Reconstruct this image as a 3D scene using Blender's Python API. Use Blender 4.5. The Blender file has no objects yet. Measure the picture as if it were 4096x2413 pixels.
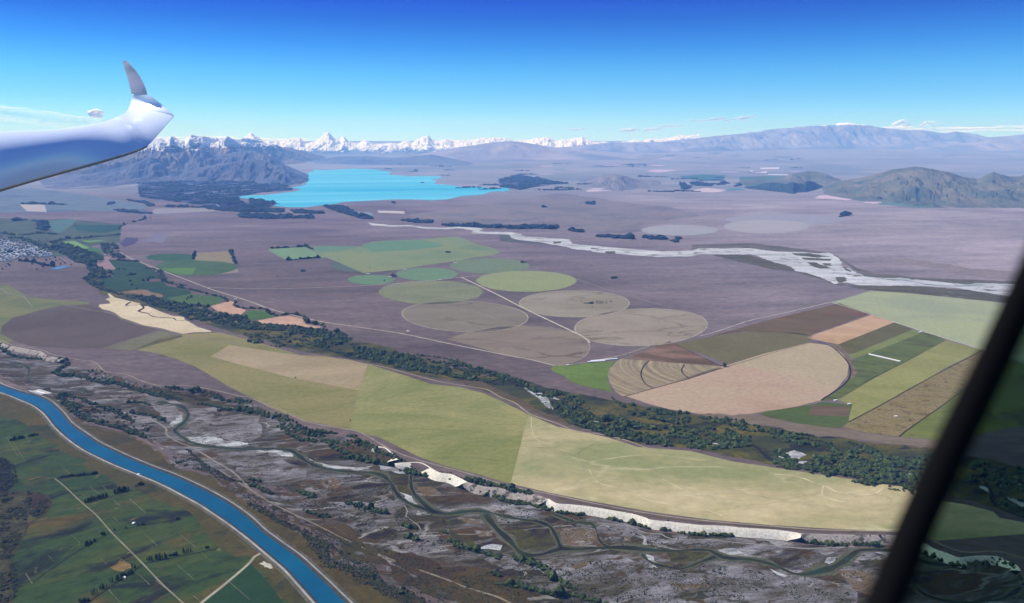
import bpy, bmesh, math, random
import numpy as np
from mathutils import Vector, Matrix, noise
from mathutils.geometry import delaunay_2d_cdt
R = math.radians
scene = bpy.context.scene
COL = scene.collection
random.seed(7); rng = np.random.default_rng(7)

# ------------------------------------------------------------------ camera
FPX, CX, CY, YH = 3215.0, 2048.0, 1206.5, 560.0       # photograph pixels (4096 wide)
PITCH = math.atan((CY - YH) / FPX)
GZ = -1200.0                                           # level of the plain, camera at the origin
cam = bpy.data.objects.new('camera', bpy.data.cameras.new('camera'))
COL.objects.link(cam); scene.camera = cam
cam.data.sensor_width = 36.0; cam.data.lens = FPX / 4096 * 36
cam.rotation_euler = (R(90) - PITCH, 0, 0)
cam.data.clip_start = 0.02; cam.data.clip_end = 400000
cam.data.dof.use_dof = True; cam.data.dof.focus_distance = 3000
cam.data.dof.aperture_fstop = 28.3 / 4.2               # a 4 mm aperture

# ------------------------------------------------------------------ sky, sun, exposure
SUN_EL, SUN_AZ = R(49), R(-70)                         # azimuth from +Y (ahead), negative = left
w = bpy.data.worlds.new('World'); scene.world = w; w.use_nodes = True
nt = w.node_tree; nt.nodes.clear()
def N(t, ty, **k):
    n = t.nodes.new(ty)
    for a, b in k.items(): setattr(n, a, b)
    return n
sky = N(nt, 'ShaderNodeTexSky', sky_type='NISHITA', sun_disc=False, sun_elevation=SUN_EL,
        sun_rotation=SUN_AZ, altitude=1700, air_density=1.0, dust_density=0.15, ozone_density=3.0)
tc = N(nt, 'ShaderNodeTexCoord'); sx = N(nt, 'ShaderNodeSeparateXYZ')
nt.links.new(tc.outputs['Generated'], sx.inputs[0])
ramp = N(nt, 'ShaderNodeValToRGB')
nt.links.new(sx.outputs['Z'], ramp.inputs[0])
els = ramp.color_ramp.elements
SKYR = [(0.0, (.39, .71, 1.08)), (0.018, (.31, .655, 1.06)), (0.048, (.19, .49, .83)), (0.078, (.11, .42, .74)),
        (0.108, (.04, .275, .66)), (0.137, (.012, .15, .54)), (0.164, (.006, .075, .54)), (0.26, (.006, .08, .44)),
        (0.5, (.18, .30, .62)), (1.0, (.5, .6, .85))]
els[0].position, els[0].color = SKYR[0][0], (*SKYR[0][1], 1)
els[1].position, els[1].color = SKYR[-1][0], (*SKYR[-1][1], 1)
for p, c in SKYR[1:-1]:
    e = els.new(p); e.color = (*c, 1)
mul = N(nt, 'ShaderNodeMix', data_type='RGBA', blend_type='MULTIPLY'); mul.inputs[0].default_value = 1
nt.links.new(sky.outputs[0], mul.inputs[6]); nt.links.new(ramp.outputs[0], mul.inputs[7])
bg = N(nt, 'ShaderNodeBackground'); bg.inputs[1].default_value = 0.15
ow = N(nt, 'ShaderNodeOutputWorld')
nt.links.new(mul.outputs[2], bg.inputs[0]); nt.links.new(bg.outputs[0], ow.inputs[0])
sl = bpy.data.lights.new('sun', 'SUN'); sl.energy = 4.6; sl.angle = R(0.53); sl.color = (1, .965, .91)
sun = bpy.data.objects.new('sun', sl); COL.objects.link(sun)
sdir = Vector((math.sin(SUN_AZ) * math.cos(SUN_EL), math.cos(SUN_AZ) * math.cos(SUN_EL), math.sin(SUN_EL)))
sun.rotation_euler = sdir.to_track_quat('Z', 'Y').to_euler()
vs = scene.view_settings
vs.view_transform = 'Standard'; vs.look = 'None'; vs.exposure = 0.42; vs.gamma = 1.0
cy = scene.cycles
cy.max_bounces = 6; cy.diffuse_bounces = 2; cy.glossy_bounces = 2; cy.transmission_bounces = 4
cy.transparent_max_bounces = 12; cy.volume_bounces = 1; cy.use_denoising = True
cy.volume_step_rate = 1.0; cy.volume_max_steps = 64

# ------------------------------------------------------------------ helpers
def tagp(o, label=None, cat=None, group=None, kind=None):
    if label: o['label'] = label
    if cat: o['category'] = cat
    if group: o['group'] = group
    if kind: o['kind'] = kind
    return o
def mesh_obj(name, verts, faces, mat=None, parent=None, smooth=False):
    me = bpy.data.meshes.new(name)
    me.from_pydata([tuple(v) for v in verts], [], [tuple(f) for f in faces])
    me.update()
    if smooth: me.shade_smooth()
    if mat is not None:
        for m in (mat if isinstance(mat, (list, tuple)) else [mat]): me.materials.append(m)
    o = bpy.data.objects.new(name, me); COL.objects.link(o)
    if parent is not None: o.parent = parent
    return o
def empty(name, loc=(0, 0, 0)):
    o = bpy.data.objects.new(name, None); COL.objects.link(o); o.location = loc
    o.empty_display_size = 1.0
    return o
cp, sp_ = math.cos(PITCH), math.sin(PITCH)
def ray(x, y):
    u, v = (x - CX), (CY - y)
    return np.array([u, FPX * cp + v * sp_, v * cp - FPX * sp_]) / FPX
def at(x, y, level=0.0, L=0):
    """pixel of the photograph -> point of the ground (height `level` above the plain, sheet number L)"""
    d = ray(x, y)
    t = (GZ + level) / (d[2] - L * KL * d[1])
    if t < 0 or t * d[1] > 30000:                        # beyond 30 km the basin floor rises
        lo, hi = 20000.0, 95000.0
        for _ in range(40):
            m = (lo + hi) / 2
            p = d * (m / d[1])
            if p[2] < GZ + rise(m) + level + L * KL * m: hi = m
            else: lo = m
        t = lo / d[1]
    return d * t
KL = 6e-5
def rise(Y):
    t = max(0.0, Y - 30000.0)
    return t * t / (t + 8000.0) * 0.0205

# ------------------------------------------------------------------ reading the photograph's tiles
TL = dict(F=(0, 0, 1.62604), A1=(0, 200), A2=(1000, 400), A3=(2000, 400), A4=(3000, 400), B1=(0, 800), B2=(1000, 900),
          B3=(2000, 900), B4=(3096, 900), C1=(0, 1300), C2=(1000, 1300), C3=(2000, 1300), C4=(3096, 1300),
          D1=(0, 1813), D2=(1000, 1813), D3=(2000, 1813), D4=(3096, 1813))
def px(s):
    """'B1 10,20 30,40 C1 5,6' -> list of photograph pixels"""
    out = []; t = None
    for w_ in s.split():
        if w_ in TL: t = TL[w_]; continue
        a, b = w_.split(','); k = t[2] if len(t) > 2 else 1 / 2.473
        out.append((t[0] + float(a) * k, t[1] + float(b) * k))
    return out
def ell(tile, cx, cy_, rx, ry, rot=0, n=56, a0=0, a1=360):
    t = TL[tile]; k = t[2] if len(t) > 2 else 1 / 2.473; out = []; r = R(rot)
    for i in range(n):
        a = R(a0 + (a1 - a0) * i / n); x, y = rx * math.cos(a), ry * math.sin(a)
        # the near half of a circle looks deeper than the far half
        y += ry * 0.05 * (1 - math.cos(a) ** 2)
        x, y = x * math.cos(r) - y * math.sin(r), x * math.sin(r) + y * math.cos(r)
        out.append((t[0] + (cx + x) * k, t[1] + (cy_ + y) * k))
    return out

# ------------------------------------------------------------------ relief of the valley
DROP = 19.0
VT = px('C1 -900,120 -300,120 0,165 60,195 250,235 400,262 470,305 640,335 780,362 890,372 955,412 1030,475 1200,505 1400,585 1600,625 1850,622 2100,662 2350,720 2473,745 C2 150,842 330,895 450,970 550,1022 750,1075 930,1105 1180,1200 1400,1300 1650,1388 1900,1448 2100,1500 D3 0,350 300,400 480,455 560,500 700,512 850,528 980,548 1150,577 1300,602 1430,640 1500,665 1680,682 1850,702 2000,717 2200,724 2400,742 D4 0,762 150,780 270,800 500,805 800,812 1280,822 1500,900 1580,950 1830,1035 2000,1020 2200,1025 2300,1065 2400,1115 2440,1170 2700,1400 3500,1900')
VN = px('C1 -900,300 -300,420 0,520 300,640 480,700 640,760 760,960 1000,1010 1300,1090 1600,1270 D1 1750,150 2100,220 2473,380 D2 0,500 250,640 500,770 700,930 800,1100 1100,1200 1300,1330 1700,1483 D2 2400,1800')
def flat_at(p):
    v = at(*p); return (v[0], v[1])
VTw = np.array([flat_at(p) for p in VT]); VNw = np.array([flat_at(p) for p in VN])
def seg_dist(X, Y, P):
    d = np.full(X.shape, 1e12)
    for a, b in zip(P[:-1], P[1:]):
        vx, vy = b[0] - a[0], b[1] - a[1]; L2 = vx * vx + vy * vy
        t = np.clip(((X - a[0]) * vx + (Y - a[1]) * vy) / L2, 0, 1)
        d = np.minimum(d, (X - a[0] - t * vx) ** 2 + (Y - a[1] - t * vy) ** 2)
    return np.sqrt(d)
def pip(X, Y, P):
    ins = np.zeros(X.shape, bool); n = len(P); j = n - 1
    for i in range(n):
        xi, yi = P[i][0], P[i][1]; xj, yj = P[j][0], P[j][1]
        c = ((yi > Y) != (yj > Y)) & (X < (xj - xi) * (Y - yi) / ((yj - yi) if yj != yi else 1e-9) + xi)
        ins ^= c; j = i
    return ins
VALLEY = np.vstack([VTw, VNw[::-1]])
def sstep(t): t = np.clip(t, 0, 1); return t * t * (3 - 2 * t)
def hgt(X, Y, cliff=True):
    X = np.asarray(X, float); Y = np.asarray(Y, float)
    out = np.zeros(X.shape)
    m = (Y < 9000) & (Y > 800)
    if m.any():
        x, y = X[m], Y[m]; ins = pip(x, y, VALLEY)
        o = np.zeros(x.shape)
        if ins.any():
            a = seg_dist(x[ins], y[ins], VTw); b = seg_dist(x[ins], y[ins], VNw)
            o[ins] = -DROP * np.clip(a / 13.0, 0, 1) * sstep(b / 150.0)
        out[m] = o
    f = Y > 30000
    if f.any():
        t = Y[f] - 30000.0; out[f] = t * t / (t + 8000.0) * 0.0205
    return out
def gp(x, y, L=0):
    """pixel -> point on the relief, sheet number L"""
    p = at(x, y, 0, L)
    if p[1] < 9000:
        for _ in range(7):
            h = float(hgt(np.array([p[0]]), np.array([p[1]]))[0])
            p = 0.4 * p + 0.6 * at(x, y, h, L)
    return p
def zg(X, Y, L=0): return GZ + hgt(X, Y) + L * KL * np.asarray(Y)

# ------------------------------------------------------------------ materials
KK = np.array([1.45, 1.44, 1.58]); KD = np.array([.46e-5, 1.0e-5, 2.25e-5]); AI = np.array([.85, .78, .80])
def lin(c): c = np.array(c) / 255.0; return np.where(c <= .04045, c / 12.92, ((c + .055) / 1.055) ** 2.4)
def alb(c, d, gain=1.0):
    """base colour of a surface seen as c from d metres: the air's own light taken off"""
    c = np.array(c, float); g = c.mean(); c = (g + (c - g) * (.70 if d < 9000 else .9)) * (1.03 if g > 90 else 1.0)
    T = np.exp(-KD * d); a = (lin(c) - AI * (1 - T)) / (KK * T) * gain
    return tuple(np.clip(a, .012, .82))
def newmat(name):
    m = bpy.data.materials.new(name); m.use_nodes = True; t = m.node_tree
    b = t.nodes['Principled BSDF']; b.inputs['Specular IOR Level'].default_value = 0.08
    b.inputs['Roughness'].default_value = .95
    return m, t, b
def pos(t, sc=(1, 1, 1), ang=0.0):
    g = N(t, 'ShaderNodeNewGeometry'); mp = N(t, 'ShaderNodeMapping')
    mp.inputs['Scale'].default_value = sc; mp.inputs['Rotation'].default_value = (0, 0, R(ang))
    # the rotation comes before the scale: two mappings
    if ang:
        m2 = N(t, 'ShaderNodeMapping'); m2.inputs['Rotation'].default_value = (0, 0, R(ang))
        mp.inputs['Rotation'].default_value = (0, 0, 0)
        t.links.new(g.outputs['Position'], m2.inputs[0]); t.links.new(m2.outputs[0], mp.inputs[0])
    else: t.links.new(g.outputs['Position'], mp.inputs[0])
    return mp.outputs[0]
def noi(t, vec, scale, detail=6, rough=.6, dist=0.0):
    n = N(t, 'ShaderNodeTexNoise'); n.inputs['Scale'].default_value = scale; n.inputs['Detail'].default_value = detail
    n.inputs['Roughness'].default_value = rough; n.inputs['Distortion'].default_value = dist
    t.links.new(vec, n.inputs['Vector']); return n.outputs['Fac']
def ramp_(t, fac, stops):
    r = N(t, 'ShaderNodeValToRGB'); e = r.color_ramp.elements
    e[0].position, e[0].color = stops[0][0], (*stops[0][1], 1); e[1].position, e[1].color = stops[-1][0], (*stops[-1][1], 1)
    for p, c in stops[1:-1]:
        k = e.new(p); k.color = (*c, 1)
    t.links.new(fac, r.inputs[0]); return r.outputs[0]
def mixc(t, fac, a, b, mode='MIX'):
    m = N(t, 'ShaderNodeMix', data_type='RGBA', blend_type=mode)
    if isinstance(fac, (int, float)): m.inputs[0].default_value = fac
    else: t.links.new(fac, m.inputs[0])
    for i, v in ((6, a), (7, b)):
        if isinstance(v, tuple): m.inputs[i].default_value = (*v, 1)
        else: t.links.new(v, m.inputs[i])
    return m.outputs[2]
def thr(t, fac, lo, hi):
    m = N(t, 'ShaderNodeMapRange'); m.inputs[1].default_value = lo; m.inputs[2].default_value = hi
    m.clamp = True; t.links.new(fac, m.inputs[0]); return m.outputs[0]
def gmat(name, cols, s=300.0, ang=0.0, st=1.0, fine=.16, fs=25.0, detail=7, patch=None, lines=None, rough=.62):
    """mottled ground: cols = 2..4 albedos spread over noise of size s metres, stretched st times along ang"""
    m, t, b = newmat(name)
    v = pos(t, (1.0 / st, 1, 1), ang)
    f = noi(t, v, 1 / s, detail, rough, .6)
    n = len(cols); lo, hi = .34, .66
    lo, hi = .37, .63
    stops = [(lo + (hi - lo) * i / max(1, n - 1), c) for i, c in enumerate(cols)]
    c = ramp_(t, f, stops) if n > 1 else cols[0]
    if patch:                                            # patches of another colour: (albedo, size, low, high)
        for (pc, ps, a, z) in patch:
            pf = noi(t, pos(t, (1 / max(1, st * .6), 1, 1), ang), 1 / ps, 5, .65, .8)
            c = mixc(t, thr(t, pf, a, z), c, pc)
    if lines:                                            # winding darker lines: (albedo, size, width, strength)
        for (lc, ls, wd, sg) in lines:
            vo = N(t, 'ShaderNodeTexVoronoi', feature='DISTANCE_TO_EDGE'); vo.inputs['Scale'].default_value = 1 / ls
            v0 = pos(t, (1.0 / max(2.2, st), 1, 1), ang)
            nn = N(t, 'ShaderNodeTexNoise'); nn.inputs['Scale'].default_value = 1 / (ls * .8); nn.inputs['Detail'].default_value = 4
            t.links.new(v0, nn.inputs['Vector'])
            ad = N(t, 'ShaderNodeVectorMath', operation='MULTIPLY_ADD'); t.links.new(nn.outputs['Color'], ad.inputs[0])
            ad.inputs[1].default_value = (ls * .9,) * 3; t.links.new(v0, ad.inputs[2]); t.links.new(ad.outputs[0], vo.inputs['Vector'])
            lf = thr(t, vo.outputs['Distance'], wd, 0.0)
            gate = thr(t, noi(t, v0, 1 / (ls * 1.7), 3), .45, .6)
            mm = N(t, 'ShaderNodeMath', operation='MULTIPLY'); t.links.new(lf, mm.inputs[0]); t.links.new(gate, mm.inputs[1])
            m2 = N(t, 'ShaderNodeMath', operation='MULTIPLY'); t.links.new(mm.outputs[0], m2.inputs[0]); m2.inputs[1].default_value = sg
            c = mixc(t, m2.outputs[0], c, lc)
    if fine:
        ff = noi(t, pos(t, (1 / max(1, st * .5), 1, 1), ang), 1 / fs, 5, .7)
        g = ramp_(t, ff, [(.3, (1 - fine * 2,) * 3), (.7, (1 + fine * 1.4,) * 3)])
        c = mixc(t, 1.0, c, g, 'MULTIPLY')
    if isinstance(c, tuple): b.inputs['Base Color'].default_value = (*c, 1)
    else: t.links.new(c, b.inputs['Base Color'])
    return m

# ------------------------------------------------------------------ sheets and ribbons on the ground
def roughen(P, amp, seg):
    """break up the edge of a natural patch"""
    out = []; n = len(P)
    for i in range(n):
        a, b = np.array(P[i]), np.array(P[(i + 1) % n]); d = np.linalg.norm(b - a); k = max(1, min(60, int(d / seg)))
        nrm = np.array([-(b - a)[1], (b - a)[0]]) / (d + 1e-9)
        for j in range(k):
            t = j / k; p = a + (b - a) * t
            q = noise.fractal(Vector((p[0] / amp / 6, p[1] / amp / 6, 3.3)), .6, 2.0, 4)
            out.append(p + nrm * q * amp * 1.6 * (1 if j else .5))
    return out
def drape_mesh(name, P, L, mat, spacing=None):
    P = [Vector((float(p[0]), float(p[1]))) for p in P]
    xs = [p.x for p in P]; ys = [p.y for p in P]; pts = []
    if spacing:
        nx = int((max(xs) - min(xs)) / spacing); ny = int((max(ys) - min(ys)) / spacing)
        gx, gy = np.meshgrid(np.linspace(min(xs), max(xs), nx + 2)[1:-1], np.linspace(min(ys), max(ys), ny + 2)[1:-1])
        if gx.size:
            gx = gx.ravel(); gy = gy.ravel(); PP = np.array([(p.x, p.y) for p in P])
            ins = pip(gx, gy, PP) & (seg_dist(gx, gy, np.vstack([PP, PP[:1]])) > spacing * .25)
            pts = [Vector((float(a), float(b))) for a, b in zip(gx[ins], gy[ins])]
    v, e, f, *_ = delaunay_2d_cdt(P + pts, [], [list(range(len(P)))], 1, 1e-4)
    X = np.array([q.x for q in v]); Y = np.array([q.y for q in v]); Z = zg(X, Y, L)
    ff = []
    for t in f:
        a, b, c = t[0], t[1], t[2]
        if (X[b] - X[a]) * (Y[c] - Y[a]) - (Y[b] - Y[a]) * (X[c] - X[a]) < 0: t = t[::-1]
        ff.append(t)
    return mesh_obj(name, zip(X.tolist(), Y.tolist(), Z.tolist()), ff, mat)
def sheet(name, pts, L, cols, label, cat='field', rg=0.0, sp=None, kind='structure', **k):
    W = [gp(x, y, L) for x, y in pts]
    d = float(np.median([np.linalg.norm(p) for p in W]))
    P = [(p[0], p[1]) for p in W]
    if rg: P = roughen(P, rg, rg * 1.5)
    mat = cols if not isinstance(cols, list) else gmat(name, [alb(c, d) for c in cols],
          **{a: ([(alb(q[0], d), *q[1:]) for q in b] if a in ('patch', 'lines') else b) for a, b in k.items()})
    if sp is None and d > 28000: sp = 1500
    o = drape_mesh(name, P, L, mat, sp)
    return tagp(o, label, cat, None, kind)
def smooth_line(W, seg):
    W = [np.array(p[:2]) for p in W]; out = []
    for i in range(len(W) - 1):
        p0, p1, p2, p3 = W[max(0, i - 1)], W[i], W[i + 1], W[min(len(W) - 1, i + 2)]
        k = max(1, min(40, int(np.linalg.norm(p2 - p1) / seg)))
        for j in range(k):
            t = j / k
            out.append(.5 * (2 * p1 + (p2 - p0) * t + (2 * p0 - 5 * p1 + 4 * p2 - p3) * t * t + (3 * p1 - p0 - 3 * p2 + p3) * t ** 3))
    out.append(W[-1]); return out
MATC = {}
def ribbon(name, pts, width, L, col, label, cat='road', jag=0.0, smooth=True, closed=False):
    W = [gp(x, y, L) for x, y in pts]
    d = float(np.median([np.linalg.norm(p) for p in W]))
    seg = max(12, d / 150)
    C = smooth_line(W, seg) if smooth else [np.array(p[:2]) for p in W]
    V = []; F = []
    for i, p in enumerate(C):
        a, b = C[max(0, i - 1)], C[min(len(C) - 1, i + 1)]; t = (b - a) / (np.linalg.norm(b - a) + 1e-9); n = np.array([-t[1], t[0]])
        wd = width / 2 * (1 + jag * noise.noise(Vector((p[0] / 60, p[1] / 60, 0))) * 2)
        V += [p + n * wd, p - n * wd]
        if i: F.append((2 * i - 2, 2 * i - 1, 2 * i + 1, 2 * i))
    V = np.array(V); Z = zg(V[:, 0], V[:, 1], L)
    if isinstance(col, tuple):
        key = (col, round(d / 1500), name)
        if key not in MATC: MATC[key] = gmat(name, [alb(tuple(v * .9 for v in col), d), alb(tuple(min(255, v * 1.07) for v in col), d)], s=60, fine=.08)
        col = MATC[key]
    o = mesh_obj(name, [(a[0], a[1], z) for a, z in zip(V.tolist(), Z.tolist())], F, col)
    return tagp(o, label, cat, None, 'structure')

# ------------------------------------------------------------------ the plain: one sheet to the foot of the mountains
def build_ground():
    Ys = [700.0]
    while Ys[-1] < 1900: Ys.append(Ys[-1] * 1.006)
    while Ys[-1] < 3700: Ys.append(Ys[-1] * 1.0014)
    while Ys[-1] < 7000: Ys.append(Ys[-1] * 1.006)
    while Ys[-1] < 30000: Ys.append(Ys[-1] * 1.05)
    while Ys[-1] < 88000: Ys.append(Ys[-1] + 1800)
    us = np.concatenate([np.linspace(-1.35, -.72, 24)[:-1], np.linspace(-.72, .72, 640), np.linspace(.72, 1.35, 24)[1:]])
    Ya = np.array(Ys); Y, U = np.meshgrid(Ya, us, indexing='ij'); X = U * Y
    Z = GZ + hgt(X, Y)
    nr, nc = Y.shape; V = np.stack([X, Y, Z], -1).reshape(-1, 3)
    i = np.arange(nr - 1)[:, None] * nc + np.arange(nc - 1)[None]
    F = np.stack([i, i + 1, i + nc + 1, i + nc], -1).reshape(-1, 4)
    me = fast_mesh('ground', V, F)
    m, t, b = newmat('tussock_plain')
    v = pos(t, (.6, 1, 1), 12)
    dark = mixc(t, thr(t, noi(t, v, 1 / 900, 8, .65, .5), .35, .68), (.082, .060, .052), (.128, .094, .086))
    pale = mixc(t, thr(t, noi(t, v, 1 / 1600, 8, .62, .5), .38, .62), (.168, .140, .145), (.262, .222, .230))
    green = mixc(t, thr(t, noi(t, v, 1 / 2500, 6, .6), .4, .6), (.13, .145, .165), (.21, .20, .23))  # bluish far tone, distance haze painted into the plain's colour
    g = N(t, 'ShaderNodeNewGeometry'); s = N(t, 'ShaderNodeSeparateXYZ'); t.links.new(g.outputs['Position'], s.inputs[0])
    def lin_(ax, ay, c0):                                # a*x + b*y + c
        a = N(t, 'ShaderNodeMath', operation='MULTIPLY'); t.links.new(s.outputs['X'], a.inputs[0]); a.inputs[1].default_value = ax
        q = N(t, 'ShaderNodeMath', operation='MULTIPLY_ADD'); t.links.new(s.outputs['Y'], q.inputs[0]); q.inputs[1].default_value = ay
        t.links.new(a.outputs[0], q.inputs[2]); r = N(t, 'ShaderNodeMath', operation='ADD'); t.links.new(q.outputs[0], r.inputs[0]); r.inputs[1].default_value = c0
        n2 = N(t, 'ShaderNodeMath', operation='MULTIPLY_ADD'); t.links.new(noi(t, v, 1 / 2200, 6, .6), n2.inputs[0]); n2.inputs[1].default_value = .7
        t.links.new(r.outputs[0], n2.inputs[2]); return n2.outputs[0]
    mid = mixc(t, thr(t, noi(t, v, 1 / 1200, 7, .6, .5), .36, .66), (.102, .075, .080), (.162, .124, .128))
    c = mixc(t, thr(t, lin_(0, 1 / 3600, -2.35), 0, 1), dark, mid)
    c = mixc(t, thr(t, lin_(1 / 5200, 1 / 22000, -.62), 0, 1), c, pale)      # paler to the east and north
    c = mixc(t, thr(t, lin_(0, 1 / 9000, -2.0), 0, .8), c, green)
    fl = noi(t, pos(t, (.55, 1, 1), 20), 1 / 40, 6, .75)
    c = mixc(t, 1.0, c, ramp_(t, fl, [(.3, (.62,) * 3), (.7, (1.36,) * 3)]), 'MULTIPLY')
    f2 = noi(t, pos(t, (.25, 1, 1), -8), 1 / 260, 7, .7)
    c = mixc(t, 1.0, c, ramp_(t, f2, [(.3, (.70,) * 3), (.7, (1.28,) * 3)]), 'MULTIPLY')
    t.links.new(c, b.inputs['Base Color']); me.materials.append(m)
    o = bpy.data.objects.new('ground', me); COL.objects.link(o)
    tagp(o, 'dry brown tussock plain reaching from below to the mountains', 'ground', None, 'structure')
def fast_mesh(name, V, F, smooth=True):
    V = np.asarray(V, np.float32); F = np.asarray(F, np.int32); n = F.shape[1]
    me = bpy.data.meshes.new(name); me.vertices.add(len(V)); me.vertices.foreach_set('co', V.ravel())
    me.loops.add(F.size); me.loops.foreach_set('vertex_index', F.ravel())
    me.polygons.add(len(F)); me.polygons.foreach_set('loop_start', np.arange(0, F.size, n, dtype=np.int32))
    try: me.polygons.foreach_set('loop_total', np.full(len(F), n, dtype=np.int32))
    except Exception: pass
    me.update(calc_edges=True)
    me.polygons.foreach_set('use_smooth', np.full(len(F), bool(smooth)))
    return me
build_ground()

# ------------------------------------------------------------------ water
def water(name, pts, L, c1, c2, label, cat, s=900, rough=.25, sp=None, spec=.3, lvl=0):
    W = [gp(x, y, L) for x, y in pts]; d = float(np.median([np.linalg.norm(p) for p in W]))
    m, t, b = newmat(name); b.inputs['Roughness'].default_value = rough; b.inputs['Specular IOR Level'].default_value = spec
    f = noi(t, pos(t, (.4, 1, 1), 10), 1 / s, 6, .6, .5)
    f = noi(t, pos(t, (.12, 1, 1), -14), 1 / s, 8, .66, .4)
    t.links.new(ramp_(t, f, [(.35, alb(c1, d)), (.65, alb(c2, d))]), b.inputs['Base Color'])
    bp = N(t, 'ShaderNodeBump'); bp.inputs['Strength'].default_value = .15; bp.inputs['Distance'].default_value = .3
    t.links.new(noi(t, pos(t), 1 / 7, 4), bp.inputs['Height']); t.links.new(bp.outputs[0], b.inputs['Normal'])
    P = [(p[0], p[1]) for p in W]
    return tagp(drape_mesh(name, P, L, m, sp), label, cat, None, 'structure')
water('lake', px('A2 -150,955 0,945 150,940 370,915 500,895 490,882 400,866 490,856 560,835 540,800 495,782 545,767 515,745 600,712 635,702 620,690 750,695 1050,680 1250,690 1400,715 1370,740 1560,755 1870,755 1905,770 1790,790 1850,800 1820,830 1960,840 2100,860 2300,865 2473,873 A3 40,868 95,875 80,897 30,908 0,905 A2 2380,910 2290,940 2200,945 2100,950 1950,985 1800,993 1600,985 1400,985 1150,1000 930,1010 840,1030 750,1035 650,1050 560,1062 400,1062 200,1047 245,1020 150,1000 0,978 -150,965'),
      2, (76, 192, 226), (128, 220, 240), 'turquoise glacial lake lying in front of the snowy mountains', 'lake', s=1800, rough=.35, spec=.12)
water('far_lake', px('A3 2270,493 2473,480 A4 150,466 390,459 240,457 0,474'), 9, (150, 212, 240), (165, 220, 245),
      'thin pale blue strip of a far lake below the right range', 'lake', s=2500, spec=.1)

# canal: water between two stone edges, a gravel road on either bank
CU = px('C1 -300,470 -120,545 0,600 210,672 250,682 350,702 480,762 560,832 620,895 680,972 760,1035 860,1103 960,1172 1080,1232 1250,1312 D1 1480,140 1700,222 1900,312 2100,412 2300,532 2473,662 D2 100,760 200,838 330,932 480,1042 620,1172 760,1302 870,1412 945,1483 1080,1620 1300,1850')
CL = px('C1 -300,520 -120,600 0,658 120,700 240,750 340,792 430,852 490,912 560,1002 640,1080 740,1160 860,1240 1000,1310 1150,1380 D1 1410,216 1550,272 1700,342 1850,422 2000,502 2150,600 2300,702 2473,832 D2 120,930 250,1040 380,1150 480,1260 580,1370 680,1483 810,1620 1030,1850')
def offs(pts, dx, L=0):
    """a line moved dx metres to its left on the ground"""
    W = smooth_line([gp(x, y, L) for x, y in pts], 25); out = []
    for i, p in enumerate(W):
        a, b = W[max(0, i - 1)], W[min(len(W) - 1, i + 1)]; t = (b - a) / np.linalg.norm(b - a)
        out.append(p + np.array([-t[1], t[0]]) * dx)
    return out
def strip(name, A, B, L, mat, label, cat, za=0.0, zb=0.0):
    n = min(len(A), len(B)); 
    def res(P, n):
        P = np.array(P); s = np.r_[0, np.cumsum(np.linalg.norm(np.diff(P, axis=0), axis=1))]
        q = np.linspace(0, s[-1], n); return np.stack([np.interp(q, s, P[:, 0]), np.interp(q, s, P[:, 1])], -1)
    A, B = res(A, n), res(B, n)
    V = np.vstack([A, B]); Z = zg(V[:, 0], V[:, 1], L); Z[:n] += za; Z[n:] += zb
    F = [(i, n + i, n + i + 1, i + 1) for i in range(n - 1)]
    return tagp(mesh_obj(name, np.column_stack([V, Z]).tolist(), F, mat), label, cat, None, 'structure')
m, t, b = newmat('canal_water'); b.inputs['Roughness'].default_value = .3; b.inputs['Specular IOR Level'].default_value = .2
f = noi(t, pos(t, (.3, 1, 1), -45), 1 / 160, 6, .6)
t.links.new(ramp_(t, f, [(.3, (.002, .056, .108)), (.7, (.004, .082, .142))]), b.inputs['Base Color'])
cu, cl = offs(CU, 0), offs(CL, 0)
strip('canal', cu, cl, 3, m, 'bright blue canal curving down past the pasture', 'canal')
mb = gmat('canal_bank_stone', [(.030, .034, .032), (.060, .058, .05)], s=20, fine=.2, fs=6)
strip('canal_bank', offs(CU, 7), cu, 3, mb, 'dark stone edge on the river side of the canal', 'bank', za=2.6)
strip('canal_bank', cl, offs(CL, -7), 3, mb, 'dark stone edge on the pasture side of the canal', 'bank', zb=2.6)
ml = gmat('canal_berm', [(.095, .088, .058), (.070, .062, .044)], s=80, fine=.2, fs=14, st=3, ang=-45)
strip('canal_berm', offs(CU, 26), offs(CU, 7), 2, ml, 'dry grass bank between the canal and the river flats', 'bank', zb=2.9)
strip('canal_berm', offs(CL, -7), offs(CL, -24), 2, ml, 'dry grass bank between the canal and the pasture', 'bank', za=2.9)
mr = gmat('pale_gravel', [(.20, .20, .185), (.31, .305, .285)], s=50, fine=.1)
strip('gravel_road', offs(CU, 15), offs(CU, 9.5), 5, mr, 'pale gravel road along the river side of the canal', 'road', za=2.0, zb=2.9)
strip('gravel_road', offs(CL, -9.5), offs(CL, -15), 5, mr, 'pale gravel road along the pasture side of the canal', 'road', za=2.9, zb=1.9)

# ------------------------------------------------------------------ the near land
def S(nm, p, L, c, label, **k):
    p = px(p) if isinstance(p, str) else p
    return sheet(nm, p, L, c, label, **k)
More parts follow.
